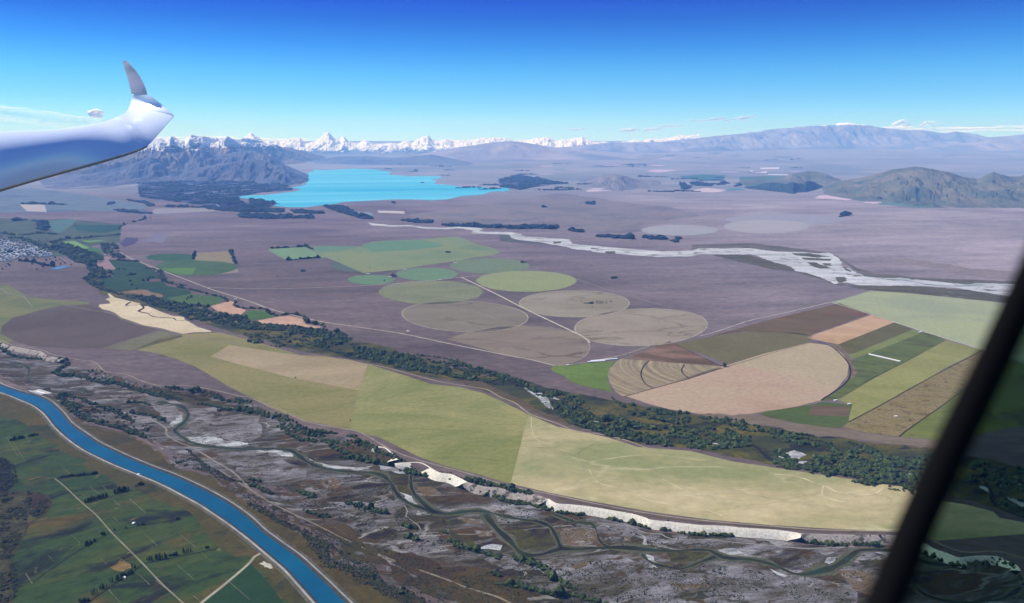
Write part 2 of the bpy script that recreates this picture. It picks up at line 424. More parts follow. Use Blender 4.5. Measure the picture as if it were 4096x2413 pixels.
# pasture left of the canal (its canal-side edge runs along the berm)
PCL = [p for p in CL]
S('pasture', 'C1 -400,560 -300,540 D1 -250,-520 0,-590 200,-520 340,-455 430,-395 490,-330 560,-250 640,-170 740,-95 860,-15 1000,50 1150,125 1370,225 1550,285 1700,352 1850,432 2000,515 2150,612 2300,715 2473,850 D2 120,950 250,1060 380,1170 480,1280 580,1390 680,1503 1030,1900 D1 2473,2300 -1500,2300 -1500,-300'.replace('C1 -400,560 -300,540 D1', 'D1'), 1,
  [(54, 88, 42), (66, 97, 46), (88, 102, 54)], 'dark green irrigated pasture beside the canal', s=330, ang=-38, st=2.6, fine=.2, fs=30, rg=4,
  patch=[((42, 66, 34), 170, .52, .64), ((104, 92, 60), 240, .53, .66), ((140, 122, 82), 60, .64, .74)], lines=[((38, 58, 36), 500, .02, .5)])
S('dry_grass', 'D1 -200,-560 0,-590 200,-520 340,-455 430,-395 490,-330 560,-250 640,-170 740,-95 860,-15 1000,50 1150,125 1370,225 1550,285 1700,352 1850,432 2000,515 2150,612 2300,715 2473,850 D2 120,950 250,1060 380,1170 480,1280 580,1390 680,1503 1030,1900 D2 500,1700 350,1450 250,1350 150,1180 0,1000 D1 2473,1000 2380,1010 2200,940 2080,820 1960,640 1850,540 1600,470 1350,380 1180,330 960,200 800,120 560,-30 400,-150 250,-250 100,-330 0,-360 -200,-400', 2,
  [(76, 84, 50), (90, 88, 56), (102, 90, 62)], 'strip of dry olive brown grass between canal and pasture', s=260, ang=-42, st=2.4, fine=.16, fs=18, rg=30,
  patch=[((120, 98, 68), 180, .62, .78), ((56, 76, 42), 240, .52, .64)])
S('paddock', 'D2 0,1085 90,1180 200,1300 330,1483 420,1640 -300,1900 D1 1990,1500 2220,1320 2390,1175', 3, [(44, 84, 38), (54, 94, 44)],
  'deep green paddock in the fork of the canal road', s=400, fine=.08, ang=-40, st=3)
S('scrub_hill', 'D1 -900,-60 0,45 70,75 130,140 150,310 70,380 -900,420', 2, [(34, 34, 46), (44, 44, 56)], 'dark bluish scrub patch with painted-in shade at the left edge', s=60, fine=.3, fs=8, rg=6, cat='scrub')  # the hillside's shade is painted in as a dark scrub colour
S('scrub_hill', 'D1 -900,380 70,380 200,370 275,380 275,640 255,720 220,830 160,950 120,1060 90,1200 100,1483 150,1900 -1200,1900', 2, [(54, 56, 52), (72, 76, 64), (90, 92, 80)],
  'grey brushy slope along the left edge of the pasture', s=90, fine=.34, fs=9, rg=6, cat='scrub', patch=[((84, 84, 78), 60, .6, .72)])
S('scrub_hill', 'D1 280,400 340,380 420,400 480,450 490,530 440,600 360,640 300,610 285,520', 3, [(60, 58, 48), (84, 76, 60)], 'round brown knoll dotted with scrub beside the left slope', s=50, fine=.35, fs=7, rg=5, cat='scrub')
# land between the canal and the valley
S('brown_flat', 'C1 360,735 480,755 600,830 700,940 800,1020 960,1140 1250,1280 1500,1380 D1 1640,160 1900,280 2150,410 2350,530 2473,610 D2 120,710 300,830 470,950 600,1070 800,1270 1010,1470 1500,1950 3200,1950 2500,1560 1700,1500 1300,1340 1100,1210 800,1110 700,940 500,780 250,650 0,510 D1 2100,230 1750,160 C1 1600,1280 1300,1100 1000,1020 820,980 700,800 600,720 460,700', 1,
  [(86, 80, 62), (96, 88, 66), (76, 78, 52)], 'olive brown flat between the canal and the river scrub', s=200, ang=-35, st=2.5, fine=.2, fs=14, sp=45, rg=8)
VF = 'C1 -300,260 0,250 200,290 450,340 700,400 900,440 1030,500 1200,520 1400,600 1600,640 1850,640 2100,680 2350,735 2473,760 C2 150,860 330,910 450,990 550,1040 750,1090 930,1120 1180,1220 1400,1330 1600,1440 D2 1850,260 2100,340 2400,390 D3 0,400 300,470 480,560 700,590 1000,640 1200,685 1400,745 1520,775 1700,795 1900,805 2100,812 2473,840 D4 0,845 150,875 300,905 700,935 1200,945 1500,1000 1830,1090 2200,1100 2380,1150 2473,1300 3200,1900 D3 2473,1900 0,1900'
S('riverbed', VF + ' D2 2400,1700 1700,1490 1300,1340 1100,1210 800,1110 700,940 500,780 250,650 0,510 D1 2100,230 1750,160 C1 1600,1280 1300,1100 1000,1020 820,980 640,780 480,705 300,645 0,525 -300,430', 1,
  [(54, 56, 46), (78, 76, 74), (102, 101, 110), (124, 122, 136), (154, 152, 162)], 'grey gravelly river flats with rusty and olive patches', cat='riverbed', s=120, ang=-14, st=3.0, fine=.26, fs=7, sp=40, rough=.7, lines=[((66, 68, 56), 130, .05, .85), ((182, 180, 180), 150, .03, .7)],
  patch=[((92, 76, 62), 110, .50, .60), ((72, 76, 50), 120, .54, .62), ((122, 96, 76), 40, .62, .70), ((52, 56, 48), 40, .62, .68), ((180, 180, 182), 60, .68, .73), ((46, 48, 46), 9, .66, .72)])
S('brown_scrubland', 'D2 -300,190 0,380 120,440 350,590 620,720 750,700 950,690 1150,900 1400,960 1600,980 1900,1100 2200,1130 2473,1200 D3 200,1330 400,1483 600,1700 0,1900 D2 1700,1700 1500,1440 1250,1280 1080,1180 850,1080 740,920 600,800 350,660 100,520 -300,300', 2,
  [(78, 68, 58), (94, 78, 66), (82, 80, 60)], 'brown scrubland sloping to the river flats along the straight track', cat='scrubland', s=170, ang=-30, st=2.4, fine=.26, fs=7, rg=20, sp=60,
  patch=[((110, 94, 66), 70, .62, .72), ((52, 54, 44), 12, .62, .70)])
for q, lb in (('C1 850,620 1300,650 1620,740 1640,760 1300,740 1000,690', 'pale grey gravel tongue below the tree line'),
              ('C1 1500,790 1700,770 1800,850 1700,960 1600,900', 'lavender grey gravel flat inside the river bend'),
              ('C1 1880,820 2100,820 2473,900 C2 100,900 100,1100 0,1150 C1 2250,1120 1980,1060 1880,960', 'broad lavender gravel flat right of the river bend'),
              ('C1 1080,900 1300,900 1450,980 1500,1100 1400,1040 1200,980', 'grey gravel clearing in the riverside scrub'),
              ('C1 2050,1220 2473,1240 C2 350,1290 500,1400 D2 500,150 620,330 800,450 700,430 450,300 150,280 -100,200 C1 2250,1330', 'grey gullied gravel flat below the river channel'),
              ('D2 750,480 1100,470 1480,560 1550,640 1650,740 1450,780 1100,640 850,580', 'grey lilac gravel belt between two scrub lines'),
              ('D2 1380,890 1600,900 1780,990 1600,980 1420,940', 'pinkish grey bare patch in the brown scrubland'),
              ('D3 -200,1030 400,1060 700,1040 1200,1000 1350,1080 1500,1150 2000,1180 2473,1150 D4 300,1230 600,1300 800,1483 0,1600 D3 1500,1600 900,1450 500,1260 0,1160', 'wide pale gravel flat in the lower right corner'),
              ('D3 1000,700 1400,770 2473,870 D4 400,930 700,940 500,1000 D3 2473,940 1700,900 1400,850', 'lilac gravel belt at the foot of the white cliff')):
    S('gravel_flat', q, 2, [(84, 82, 78), (108, 105, 112), (128, 125, 139), (150, 148, 158)], lb, cat='gravel', s=70, ang=-16, st=3.2, fine=.26, fs=7, rg=26, sp=40, rough=.7,
      patch=[((88, 76, 66), 40, .55, .63), ((70, 74, 54), 60, .57, .65), ((185, 184, 184), 35, .66, .72)], lines=[((72, 72, 70), 90, .035, .7)])
for q in ('D2 700,280 800,260 870,300 850,360 740,350', 'D2 1640,340 1800,330 1880,390 1750,420', 'D2 2060,620 2250,640 2300,720 2150,700', 'D2 2220,760 2380,770 2400,830 2250,830',
          'D3 560,740 880,760 950,850 800,920 650,900 570,830', 'D3 1230,820 1290,830 1290,880 1230,870', 'D3 700,1130 900,1060 860,1120 760,1150', 'D3 1640,1290 2050,1270 2150,1330 1800,1350',
          'D4 620,1170 900,1160 1080,1270 1000,1440 760,1340'):
    S('rusty_flat', q, 3, [(104, 90, 78), (118, 98, 84), (116, 106, 100)], 'rust brown patch of dead plants on the river flats', cat='ground patch', s=40, ang=-16, st=2, fine=.34, fs=6, rg=30,
      patch=[((150, 118, 74), 26, .64, .72), ((140, 136, 142), 40, .54, .62)])
for q in ('C1 960,620 1500,630 1900,690 2100,740 1900,790 1400,660', 'C1 700,430 880,480 900,520 700,480', 'C1 1600,650 2000,700 2200,770 2473,820 C1 2100,790 1750,690', 'C2 300,1180 900,1440 1150,1450 1300,1483 D2 1400,300 1250,230 900,200 600,110 200,-20',
          'D2 1320,200 1560,240 1600,440 1700,520 1500,430 1400,300', 'D2 1950,640 2000,760 2230,900 2150,910 1980,820', 'D3 20,780 130,760 500,820 560,900 420,960 200,980 80,860', 'D3 1680,960 2050,950 2100,1010 1950,1080 1700,1070', 'D4 830,1060 1040,1040 1060,1080 900,1110'):
    S('olive_flat', q, 3, [(72, 76, 46), (88, 90, 54), (64, 66, 46)], 'olive green mossy patch beside a river channel', cat='ground patch', s=70, ang=-16, st=2.6, fine=.2, fs=8, rg=14)
WB = gmat('white_gravel', [(.13, .125, .115), (.28, .29, .28), (.42, .43, .42)], s=34, ang=-14, st=2.5, fine=.2, fs=5)
for q, lb in (('C1 1690,970 1730,925 1790,880 1812,900 1792,960 1715,1005', 'white gravel bar inside the sharp river bend'), ('C1 1830,1098 2000,1115 2300,1150 2473,1165 2473,1205 2200,1195 2000,1178 1880,1150', 'long white gravel edge right of the river bend'),
              ('C2 0,1242 250,1232 380,1258 465,1300 420,1312 250,1262 0,1272', 'thin white gravel spit beside an orange patch'), ('C2 520,1280 640,1338 760,1385 900,1405 1100,1408 1230,1390 1180,1430 900,1440 700,1402 570,1345', 'curved white gravel bar along the mid channel'),
              ('D2 1400,345 1470,380 1540,400 1620,460 1705,515 1640,512 1560,490 1450,425', 'bright white wedge of gravel below the channel fork'), ('D3 1385,995 1520,1020 1600,1112 1540,1092 1450,1045', 'bright white gravel wedge right of the dark pool'),
              ('D3 2150,945 2300,950 2440,1000 2300,1012 2180,1022', 'bright white gravel patch above the teal pool'), ('D4 540,1035 620,1020 780,990 700,1042 560,1095 520,1085', 'white gravel bar left of the last visible bend'),
              ('D4 -40,1135 80,1180 240,1213 100,1235 20,1200', 'white gravel corner under the teal pool'), ('D4 1000,985 1150,975 1250,1060 1130,1010', 'white gravel beside the canopy frame'),
              ('D2 1250,110 1450,150 1540,200 1300,160', 'pale gravel strip under the dark willows'), ('D3 1400,800 1440,820 1470,910 1440,900', 'small white gravel flame below the cliff'), ('D3 1480,1090 1590,1120 1560,1145 1440,1130', 'small white gravel patch by the lower channel'),
              ('D2 2200,930 2473,910 2473,960 2250,950', 'pale gravel patch above the lower tree line')):
    S('gravel_bar', q, 4, WB, lb, cat='gravel bar', rg=13, sp=40)
# river channels
m, t, b = newmat('river_water'); b.inputs['Roughness'].default_value = .4; b.inputs['Specular IOR Level'].default_value = .03
f = noi(t, pos(t), 1 / 90, 5)
t.links.new(ramp_(t, f, [(.40, (.018, .018, .010)), (.56, (.026, .032, .012)), (.72, (.010, .045, .028))]), b.inputs['Base Color'])
RW = m
MARG = gmat('channel_margin', [(.055, .062, .028), (.09, .085, .05)], s=30, fine=.2, fs=7)
for q, wd, lb in (('C1 1560,760 1750,790 1830,830 1862,880 1832,950 1762,1010 1725,1040 1780,1095 1880,1160 1960,1185 2200,1215 2473,1228 C2 250,1225 400,1240 480,1290 560,1350 700,1410 900,1445 1100,1455 D2 1250,200 1340,240 1400,300 1425,360 1500,450 1600,510 1720,550 1850,590 1980,600 2100,582 2250,570 2400,592 D3 0,612 200,652 400,680 470,712', 17, 'main dark river channel winding through the gravel flats'),
               ('D2 1600,190 1590,300 1625,400 1700,480 1780,550 1850,592', 15, 'short channel joining from below the willows'),
               ('D2 2330,600 2400,700 2473,780 D3 60,830 130,905 200,980 300,1012 420,1000 520,968 600,945 750,950 900,940 1100,932 1250,935 1400,948 1600,965 1800,962 1950,955 2080,962 2150,1000 2200,1028 2320,1042 2473,1050 D4 -50,1090 50,1130 150,1175 280,1200 400,1180 550,1140 680,1080 780,1000 850,960 1000,955 1150,962 1260,990 1400,1050 1600,1098 1800,1105 1950,1080 2200,1085 2330,1130 2420,1215 2480,1300', 20, 'broad teal and brown river channel in the lower right'),
               ('D3 400,680 500,730 560,830 600,930 640,950', 11, 'thin side channel left of the rusty island'), ('D3 520,600 750,680 900,692 950,760 975,850 1030,905 1080,932', 11, 'thin side channel right of the rusty island'),
               ('D3 1400,1000 1500,1085 1650,1122 1800,1140 1950,1090 2130,1022', 12, 'looping channel round the olive island'), ('D4 1250,1190 1380,1290 1450,1370 1600,1440 1900,1475 2250,1440 2440,1330', 12, 'dark channel seen through the tinted pane'),
               ('C1 -200,350 0,350 130,370 230,390 290,440 270,500 290,550', 16, 'blue stream at the left edge above the canal')):
    p = px(q)
    ribbon('river_channel_edge', p, wd * 1.7, 5, MARG, lb.replace('channel', 'channel margin').replace('stream', 'stream margin'), 'riverbank', jag=.9)
    ribbon('river_channel', p, wd * .8, 6, RW, lb, 'river', jag=.6)

# ------------------------------------------------------------------ terrace fields
LN = [((118, 120, 78), 260, .012, .6)]
S('field', 'F 330,860 400,830 455,822 540,818 620,838 700,862 740,874 800,876 905,896 882,961 860,1058 800,1045 740,1032 700,1018 660,1001 630,981 600,970 560,950 520,925 480,902 430,882 380,868', 2,
  [(128, 130, 88), (142, 138, 98), (150, 140, 100)], 'olive field wrapping round the tan field on the terrace', s=500, fine=.10, st=2, ang=-10, lines=LN, patch=[((132, 116, 88), 420, .58, .7)])
S('field', 'F 905,896 1000,925 1060,945 1130,952 1190,968 1230,985 1300,1020 1256,1190 1180,1168 1100,1147 1030,1124 970,1094 930,1075 880,1062 860,1058 882,961', 2,
  [(120, 134, 80), (142, 146, 92), (162, 156, 102)], 'green and olive field in the middle of the terrace', s=420, fine=.10, lines=LN, st=1.6)
S('field', 'F 1300,1020 1370,1050 1430,1062 1500,1078 1570,1100 1700,1110 1800,1135 1900,1150 2000,1165 2100,1180 2240,1200 D4 1640,470 1900,508 2170,578 2230,640 2500,690 3300,900 3300,720 2473,800 1630,865 1470,842 1270,778 F 2050,1301 1900,1292 1750,1279 1600,1259 1450,1232 1350,1212 1256,1190', 2,
  [(148, 154, 104), (170, 164, 116), (190, 174, 128), (204, 184, 140)], 'wide golden field ending at the white cliff', s=420, fine=.09, fs=40, st=2.2, ang=-8, lines=[((212, 198, 154), 420, .02, .7), ((150, 148, 104), 300, .02, .5)])
S('field', 'F 518,877 565,849 640,860 700,870 760,878 800,879 860,885 905,896 882,961 800,945 720,930 600,900', 3, [(160, 142, 116), (176, 154, 126)],
  'long tan field with straight edges on the olive terrace', s=300, fine=.09, st=3, ang=-15, lines=[((176, 160, 134), 240, .02, .4)])
S('field', 'C1 1020,230 1580,55 1820,112 1290,260 1270,250', 2, [(112, 114, 106), (124, 124, 112)], 'grey green wedge between the purple circle and olive field', s=300, fine=.10)
S('field', 'B1 -700,820 0,840 90,840 150,880 230,930 270,960 500,985 880,1010 880,1035 640,1040 400,1090 120,1170 20,1250 10,1320 130,1390 60,1425 -700,1300', 1, [(104, 120, 106), (128, 134, 106)],
  'pale green field curving round the dark circle at left', s=300, fine=.10)
S('field', 'B1 20,1250 120,1170 400,1090 640,1040 900,1040 1040,1110 1170,1160 1300,1210 1560,1280 1400,1340 1200,1400 1020,1465 700,1470 300,1445 130,1390 10,1320', 2, [(94, 88, 106), (106, 99, 114)],
  'dark purple half circle left of the cream field', s=500, fine=.07)
CREAM = 'B1 1065,925 1080,925 1135,965 1280,1000 1385,1025 1400,1055 1460,1050 1600,1110 1720,1150 1820,1155 1828,1190 1870,1205 1960,1260 2085,1295 2092,1305 1920,1310 1805,1325 1700,1300 1600,1270 1420,1240 1290,1195 1200,1165 1170,1140 1130,1115 1080,1095 1010,1080 975,1050 985,1035 1090,1025 1080,1000 1040,985 1090,965'
S('field', CREAM, 3, [(204, 184, 156), (222, 200, 170)], 'cream coloured ragged field with a dark winding stream line', s=200, fine=.10, lines=[((190, 168, 140), 160, .03, .5)])
ribbon('stream', px('B1 1240,1042 1290,1010 1252,1045 1385,1035 1420,1070 1370,1100 1470,1125 1480,1140 1560,1160 1720,1170 1740,1190 1825,1192'), 13, 5, (70, 66, 62), 'dark stream line winding across the cream field', 'stream', jag=.6)

# vegetated river band in the middle
S('river_woodland_floor', 'F 205,640 300,700 360,705 400,735 480,780 640,800 790,805 870,840 940,850 1020,875 1110,905 1200,925 1290,935 1350,955 1500,985 1600,1000 1700,1020 1800,1030 1900,1050 2000,1070 2150,1090 2310,1105 2519,1150 2900,1230 2900,1360 2519,1268 2262,1202 2100,1172 1900,1142 1700,1102 1570,1092 1430,1052 1300,1008 1230,973 1130,942 1000,915 905,888 760,868 620,832 520,802 470,780 400,765 330,750 300,735 245,725', 2,
  [(60, 76, 44), (76, 90, 50), (98, 100, 60), (114, 106, 70)], 'dark scrubby ground of the middle river band', cat='woodland floor', s=150, st=2.2, ang=-12, fine=.24, fs=14, rg=14,
  patch=[((46, 60, 40), 100, .56, .66), ((108, 96, 80), 160, .62, .72), ((168, 166, 164), 40, .73, .77)])
for q in ('C3 240,620 400,660 500,760 530,840 450,800 380,720 280,660', 'C3 500,700 590,740 520,730', 'C3 900,900 940,930 1000,970 930,960', 'C3 1460,1165 1640,1148 1600,1170 1500,1180', 'C3 2080,1160 2220,1180 2300,1220 2150,1200',
          'C4 0,1310 200,1240 330,1290 200,1330 60,1340', 'C4 60,1360 330,1350 260,1395', 'C4 860,1310 960,1370 1050,1400 920,1370', 'D4 1280,190 1430,205 1350,215', 'D4 2030,320 2100,340 2140,400 2080,360', 'D4 2300,430 2473,480 2473,540 2350,480'):
    S('gravel_bar', q, 5, WB, 'small white gravel bar in the middle river band', cat='gravel bar', rg=6)
ribbon('river_channel', px('C2 2070,540 2250,530 2400,490 2473,500 C3 100,560 250,620 400,660 500,760 700,790 900,870 930,940 1050,1000 1250,1100 1450,1160 1650,1130 1900,1110 2100,1160 2473,1180 C4 0,1350 300,1400 500,1410 800,1430 1200,1400 1500,1500 D4 1750,260 2100,330 2160,420 2200,520 2473,640'), 13, 4, (48, 56, 52), 'dark stream in the middle river band', 'river', jag=.6)  # even dark grey-green ribbon

# fields of the second terrace
S('field', 'C3 505,430 530,405 700,400 880,378 1030,362 1150,365 1090,430 1060,490 1065,560 1110,665 1000,645 850,610 700,560 640,510 520,455', 3, [(96, 128, 72), (112, 144, 82)], 'bright green corner field left of the striped sector', s=160, fine=.10, lines=[((78, 108, 66), 150, .04, .7)])
m = gmat('striped_crop', [(.24, .19, .135)], s=200)
t = m.node_tree; b = t.nodes['Principled BSDF']; c0 = gp(*px('C3 2190,418')[0])
g = N(t, 'ShaderNodeNewGeometry'); vd = N(t, 'ShaderNodeVectorMath', operation='DISTANCE'); t.links.new(g.outputs['Position'], vd.inputs[0]); vd.inputs[1].default_value = tuple(c0)
sn = N(t, 'ShaderNodeTexNoise'); sn.noise_dimensions = '1D'; sn.inputs['Scale'].default_value = 1 / 28; sn.inputs['Detail'].default_value = 4
t.links.new(vd.outputs['Value'], sn.inputs['W'])
f3 = noi(t, pos(t), 1 / 50, 5)
cc = mixc(t, 1.0, ramp_(t, sn.outputs['Fac'], [(.34, (.165, .130, .070)), (.5, (.205, .165, .092)), (.66, (.265, .215, .13))]), ramp_(t, f3, [(.3, (.85,) * 3), (.7, (1.15,) * 3)]), 'MULTIPLY')
t.links.new(cc, b.inputs['Base Color'])
S('field', 'C3 1190,335 1480,355 1800,380 2180,410 2190,430 1870,530 1520,625 1220,710 1140,660 1090,580 1062,490 1085,420 1140,370', 3, m, 'sector with curved brown and tan stripes')
ribbon('wheel_track', px('C3 1475,355 1420,410 1395,480 1410,540 1450,590 1520,625'), 7, 5, (70, 66, 52), 'dark curved wheel track across the striped sector', 'track')
ribbon('wheel_track', px('C3 1830,388 1800,430 1805,475 1870,530'), 7, 5, (70, 66, 52), 'short curved wheel track near the sector centre', 'track')
S('field', 'F 1790,898 1880,870 1990,843 2040,850 2073,870 2088,895 2084,925 2060,955 2020,985 1960,1000 1880,1015 1800,1022 1720,1018 1650,1008 1600,995 1540,975 1620,950 1740,912', 3,
  [(176, 143, 126), (188, 154, 136), (186, 160, 138)], 'pinkish tan half circle of stubble', s=420, fine=.10, lines=[((150, 122, 104), 260, .02, .5)], st=2, ang=-8)
S('field', 'F 1790,898 1880,870 1990,843 2040,850 2073,870 2088,895 2084,925 2060,955 1950,925 1860,905', 4, [(186, 164, 138), (176, 158, 132)], 'paler cream wedge of the stubble half circle', s=300, fine=.10)
S('field', 'C3 1250,330 1460,248 1680,160 1740,190 2190,405 1800,380 1480,352', 3, [(104, 86, 88), (120, 96, 94), (146, 114, 108)], 'dark maroon triangle above the striped sector', s=160, fine=.08, st=3, ang=20)
S('field', 'F 1648,848 1700,838 1760,826 1850,815 1960,818 2000,826 1990,842 1880,870 1790,896 1720,868', 3, [(112, 108, 92), (120, 116, 98)], 'olive brown field between maroon triangle and orange strip', s=300, fine=.10, lines=[((98, 98, 80), 220, .015, .5)])
S('field', 'F 1745,828 1900,785 2065,746 2140,772 1988,826 1920,818 1830,815', 3, [(108, 94, 92), (122, 104, 98)], 'brown field with a maroon streak under the white road', s=300, fine=.07, patch=[((124, 84, 92), 260, .56, .66)], st=2, ang=24)
S('field', 'B4 315,1115 965,890 1185,965 640,1180 420,1140', 3, [(190, 148, 122), (206, 164, 136)], 'orange tan strip field beside the diagonal road', s=160, fine=.08, st=4, ang=28, lines=[((168, 118, 92), 130, .03, .5)])
S('field', 'B4 640,1180 1185,965 1372,1032 800,1265 738,1275 690,1240', 3, [(100, 100, 84), (110, 108, 90)], 'dark olive strip next to the orange strip', s=200, fine=.10)
S('field', 'B4 738,1278 800,1268 1372,1035 1470,1065 1020,1242 760,1333', 3, [(118, 134, 88), (128, 142, 94)], 'narrow light green strip right of the olive strip', s=200, fine=.10)
S('field', 'C4 760,357 1020,252 1470,78 1590,97 1700,155 1480,270 1270,377 1000,520 800,640 620,740 480,750 620,650 740,540 832,470 810,440', 3, [(88, 106, 78), (104, 122, 84), (92, 100, 76)], 'dark green strip holding the long white shed', s=160, fine=.1, st=3, ang=30, patch=[((76, 86, 66), 60, .6, .7)])
S('field', 'C4 1700,155 2062,250 1710,420 1560,510 1300,650 1040,800 738,960 745,900 775,792 630,745 800,642 1000,522 1272,378 1480,270', 3, [(138, 142, 90), (154, 154, 98)], 'yellow green strip crossing the second terrace', s=300, fine=.09, st=2, ang=30)
S('field', 'C4 2062,250 2280,310 1990,520 1850,630 1660,800 1300,1050 1240,1102 900,1062 680,1012 738,962 1040,802 1560,512', 3, [(124, 112, 82), (148, 130, 100), (132, 122, 84)], 'rough brown speckled strip beside the canopy frame', s=70, fine=.2, fs=12, st=2, ang=30, patch=[((100, 84, 70), 40, .56, .66)])
S('field', 'C4 2062,250 2280,310 3300,600 3300,1200 2473,1000 1650,1142 1240,1104 1300,1052 1850,640', 2, [(104, 120, 72), (124, 134, 80)], 'green land passing behind the canopy frame', s=260, fine=.08, st=2, ang=30, patch=[((92, 98, 70), 160, .55, .66)])
S('field', 'C4 -190,865 0,842 370,790 480,762 775,792 745,900 738,960 650,1020 500,1010 250,975 0,930', 3, [(84, 108, 58), (92, 116, 64)], 'green corner field below the stubble half circle', s=160, fine=.10, st=3)
S('plot', 'C4 370,797 752,807 740,905 345,895', 4, [(104, 88, 84), (120, 102, 96)], 'small brown ploughed plot inside the green corner', s=40, fine=.1, st=8, ang=0)
S('field', 'B4 575,764 800,700 950,652 1300,672 1700,712 2300,772 3300,860 3300,1640 2473,1375 2120,1254 1600,1093 1190,962 930,868', 2, [(152, 164, 142), (164, 174, 142), (168, 174, 132)], 'huge pale green field in front of the braided river', s=700, fine=.09, st=1.5, ang=20, lines=[((140, 156, 132), 500, .01, .4)])
S('verge', 'C4 430,150 640,195 700,270 760,360 830,465 790,520 740,560 770,450 740,360 640,250 560,190', 4, [(118, 100, 94), (134, 118, 106)], 'brown verge along the outside of the stubble circle', cat='verge', s=60, fine=.1)
ribbon('hedge_track', px('C4 420,160 560,210 660,290 730,370 756,440 745,520 690,590 600,660 500,720 470,745'), 8, 5, (62, 60, 50), 'dark curved track round the stubble circle', 'track')
S('bare_strip', 'C3 1950,880 2473,880 C4 0,920 250,980 650,1030 1240,1110 1650,1150 1650,1230 1250,1180 780,1130 500,1090 200,1060 0,1000 C3 2200,960', 3, [(120, 106, 100), (132, 118, 112)], 'pinkish brown terrace rim below the green corner', cat='terrace rim', s=120, fine=.12, st=4, rg=8)
S('bare_strip', 'C2 2050,560 2473,700 C3 150,750 300,860 560,950 760,1030 900,1060 700,990 620,920 460,880 300,780 100,690 C2 2200,520', 3, [(92, 82, 80), (108, 96, 92)], 'brown slope under the top edge of the golden field', cat='terrace rim', s=90, fine=.12, st=4, rg=8)

S('grassland', 'A2 2000,1080 2473,1020 A3 0,1010 600,920 1200,1010 1700,1060 1950,1150 1500,1210 1350,1330 700,1290 0,1235 A2 2200,1230 1700,1180 1600,1130', 1, [(122, 126, 152), (134, 136, 158), (142, 136, 158)], 'grey green grassland between the middle hills and the braided river', cat='grassland', s=700, rg=90, fine=.12, fs=90)
S('grassland', 'B4 700,320 1300,380 1900,500 2473,560 2473,470 1900,420 1300,330', 1, [(136, 128, 150), (146, 136, 154)], 'purple grey flat beyond the braided river', cat='grassland', s=300, rg=40, fine=.14, fs=60)
# pivot circles and fields of the middle plain
PL = [((104, 98, 98), 420, .03, .8)]
S('field', 'B2 545,216 780,208 1000,215 1100,215 1130,190 1200,170 1350,155 1700,145 1900,125 2050,112 2130,140 2250,195 2360,215 2440,240 2473,275 2400,300 2200,325 2060,355 1850,385 1700,405 1500,440 1200,470 1130,475 1000,420 850,355 740,318 620,246', 2, [(118, 140, 130), (130, 148, 132), (136, 148, 130)],
  'large grey green pair of irrigation circles on the plain', s=900, fine=.09)
S('field', 'B2 1100,215 1130,190 1350,156 1700,150 1850,170 1900,210 1600,250 1200,265 1165,250', 3, [(102, 142, 134), (112, 146, 134)], 'teal green upper part of the large irrigation circles', s=600, fine=.09, rg=25)
S('field', 'B2 595,216 900,209 1080,226 900,250 700,272 622,246', 3, [(104, 142, 140), (110, 144, 136)], 'teal green wedge right of the hedged green field', s=600, fine=.09, rg=25)
S('field', 'B2 178,250 215,237 545,217 740,318 700,330 360,350', 3, [(112, 154, 132), (120, 160, 138)], 'square bright green field with dark hedges', s=200, fine=.09)
S('field', 'B2 785,375 860,364 960,400 1085,462 980,466 850,440 800,420', 2, [(86, 112, 126), (92, 118, 128)], 'small blue green lens below the large circles', s=400, fine=.09)
for a, c, lb, L in ((('B2', 1200, 540, 232, 48), [(98, 142, 124), (106, 148, 126)], 'small bright green circle left of the farm trees', 2),
                    (('B2', 1750, 485, 305, 64), [(104, 144, 128), (110, 150, 128)], 'flat green circle above the white road', 2),
                    (('B2', 2370, 402, 395, 76), [(112, 138, 128), (120, 142, 128)], 'grey green circle at the right of the upper road', 2),
                    (('F', 1295, 691, 123, 26), [(142, 156, 122), (150, 162, 124)], 'yellow green circle right of the crossroads', 3),
                    (('F', 1060, 718, 128, 29), [(122, 134, 118), (134, 142, 122)], 'olive green circle left of the diagonal road', 3),
                    (('B1', 1700, 567, 258, 38), [(66, 106, 112), (74, 112, 114)], 'dark teal circle beside the hedged tan field', 2),
                    (('B1', 1940, 665, 405, 78), [(72, 112, 104), (84, 122, 112)], 'large green circle below the hedged tan field', 3)):
    sheet('irrigated_circle', ell(*a), L, c, lb, s=300, fine=.12, st=1.4, rg=7, lines=[(tuple(v - 14 for v in c[0]), 260, .03, .7)])
for a, c, lb, rot in ((('F', 1144, 777, 155, 38), [(128, 120, 120), (138, 130, 126)], 'grey brown circle left of the diagonal road', 2),
                 (('F', 1413, 746, 135, 33), [(144, 136, 130), (156, 148, 140)], 'beige circle with a clump of trees inside', 0),
                 (('F', 1577, 803, 163, 46), [(148, 136, 130), (160, 148, 140)], 'largest beige circle right of the diagonal road', -2)):
    sheet('dry_circle', ell(*a, rot), 3, c, lb, s=300, fine=.07, st=1.6, lines=[((104, 98, 96), 260, .035, .8)])
    e = ell(*a, rot); e = e + e[:2]
    ribbon('circle_rim', e, 9, 4, (172, 162, 150), 'pale rim track of the ' + lb.split(' with')[0], 'track')
S('dry_circle', 'B3 -530,1130 -320,1060 0,1006 200,998 500,1015 700,1060 830,1120 882,1190 870,1260 800,1320 700,1370 590,1393 540,1388 0,1270', 3, [(132, 120, 118), (144, 130, 126)], 'cut off brown circle lying against the long diagonal road', s=260, fine=.07, st=2, lines=[((96, 88, 86), 240, .05, .9)])
ribbon('circle_rim', px('B3 -320,1060 0,1004 200,996 500,1013 700,1058 832,1118 885,1190 872,1262 802,1322 702,1372'), 8, 4, (158, 148, 140), 'pale rim track of the cut off brown circle', 'track')
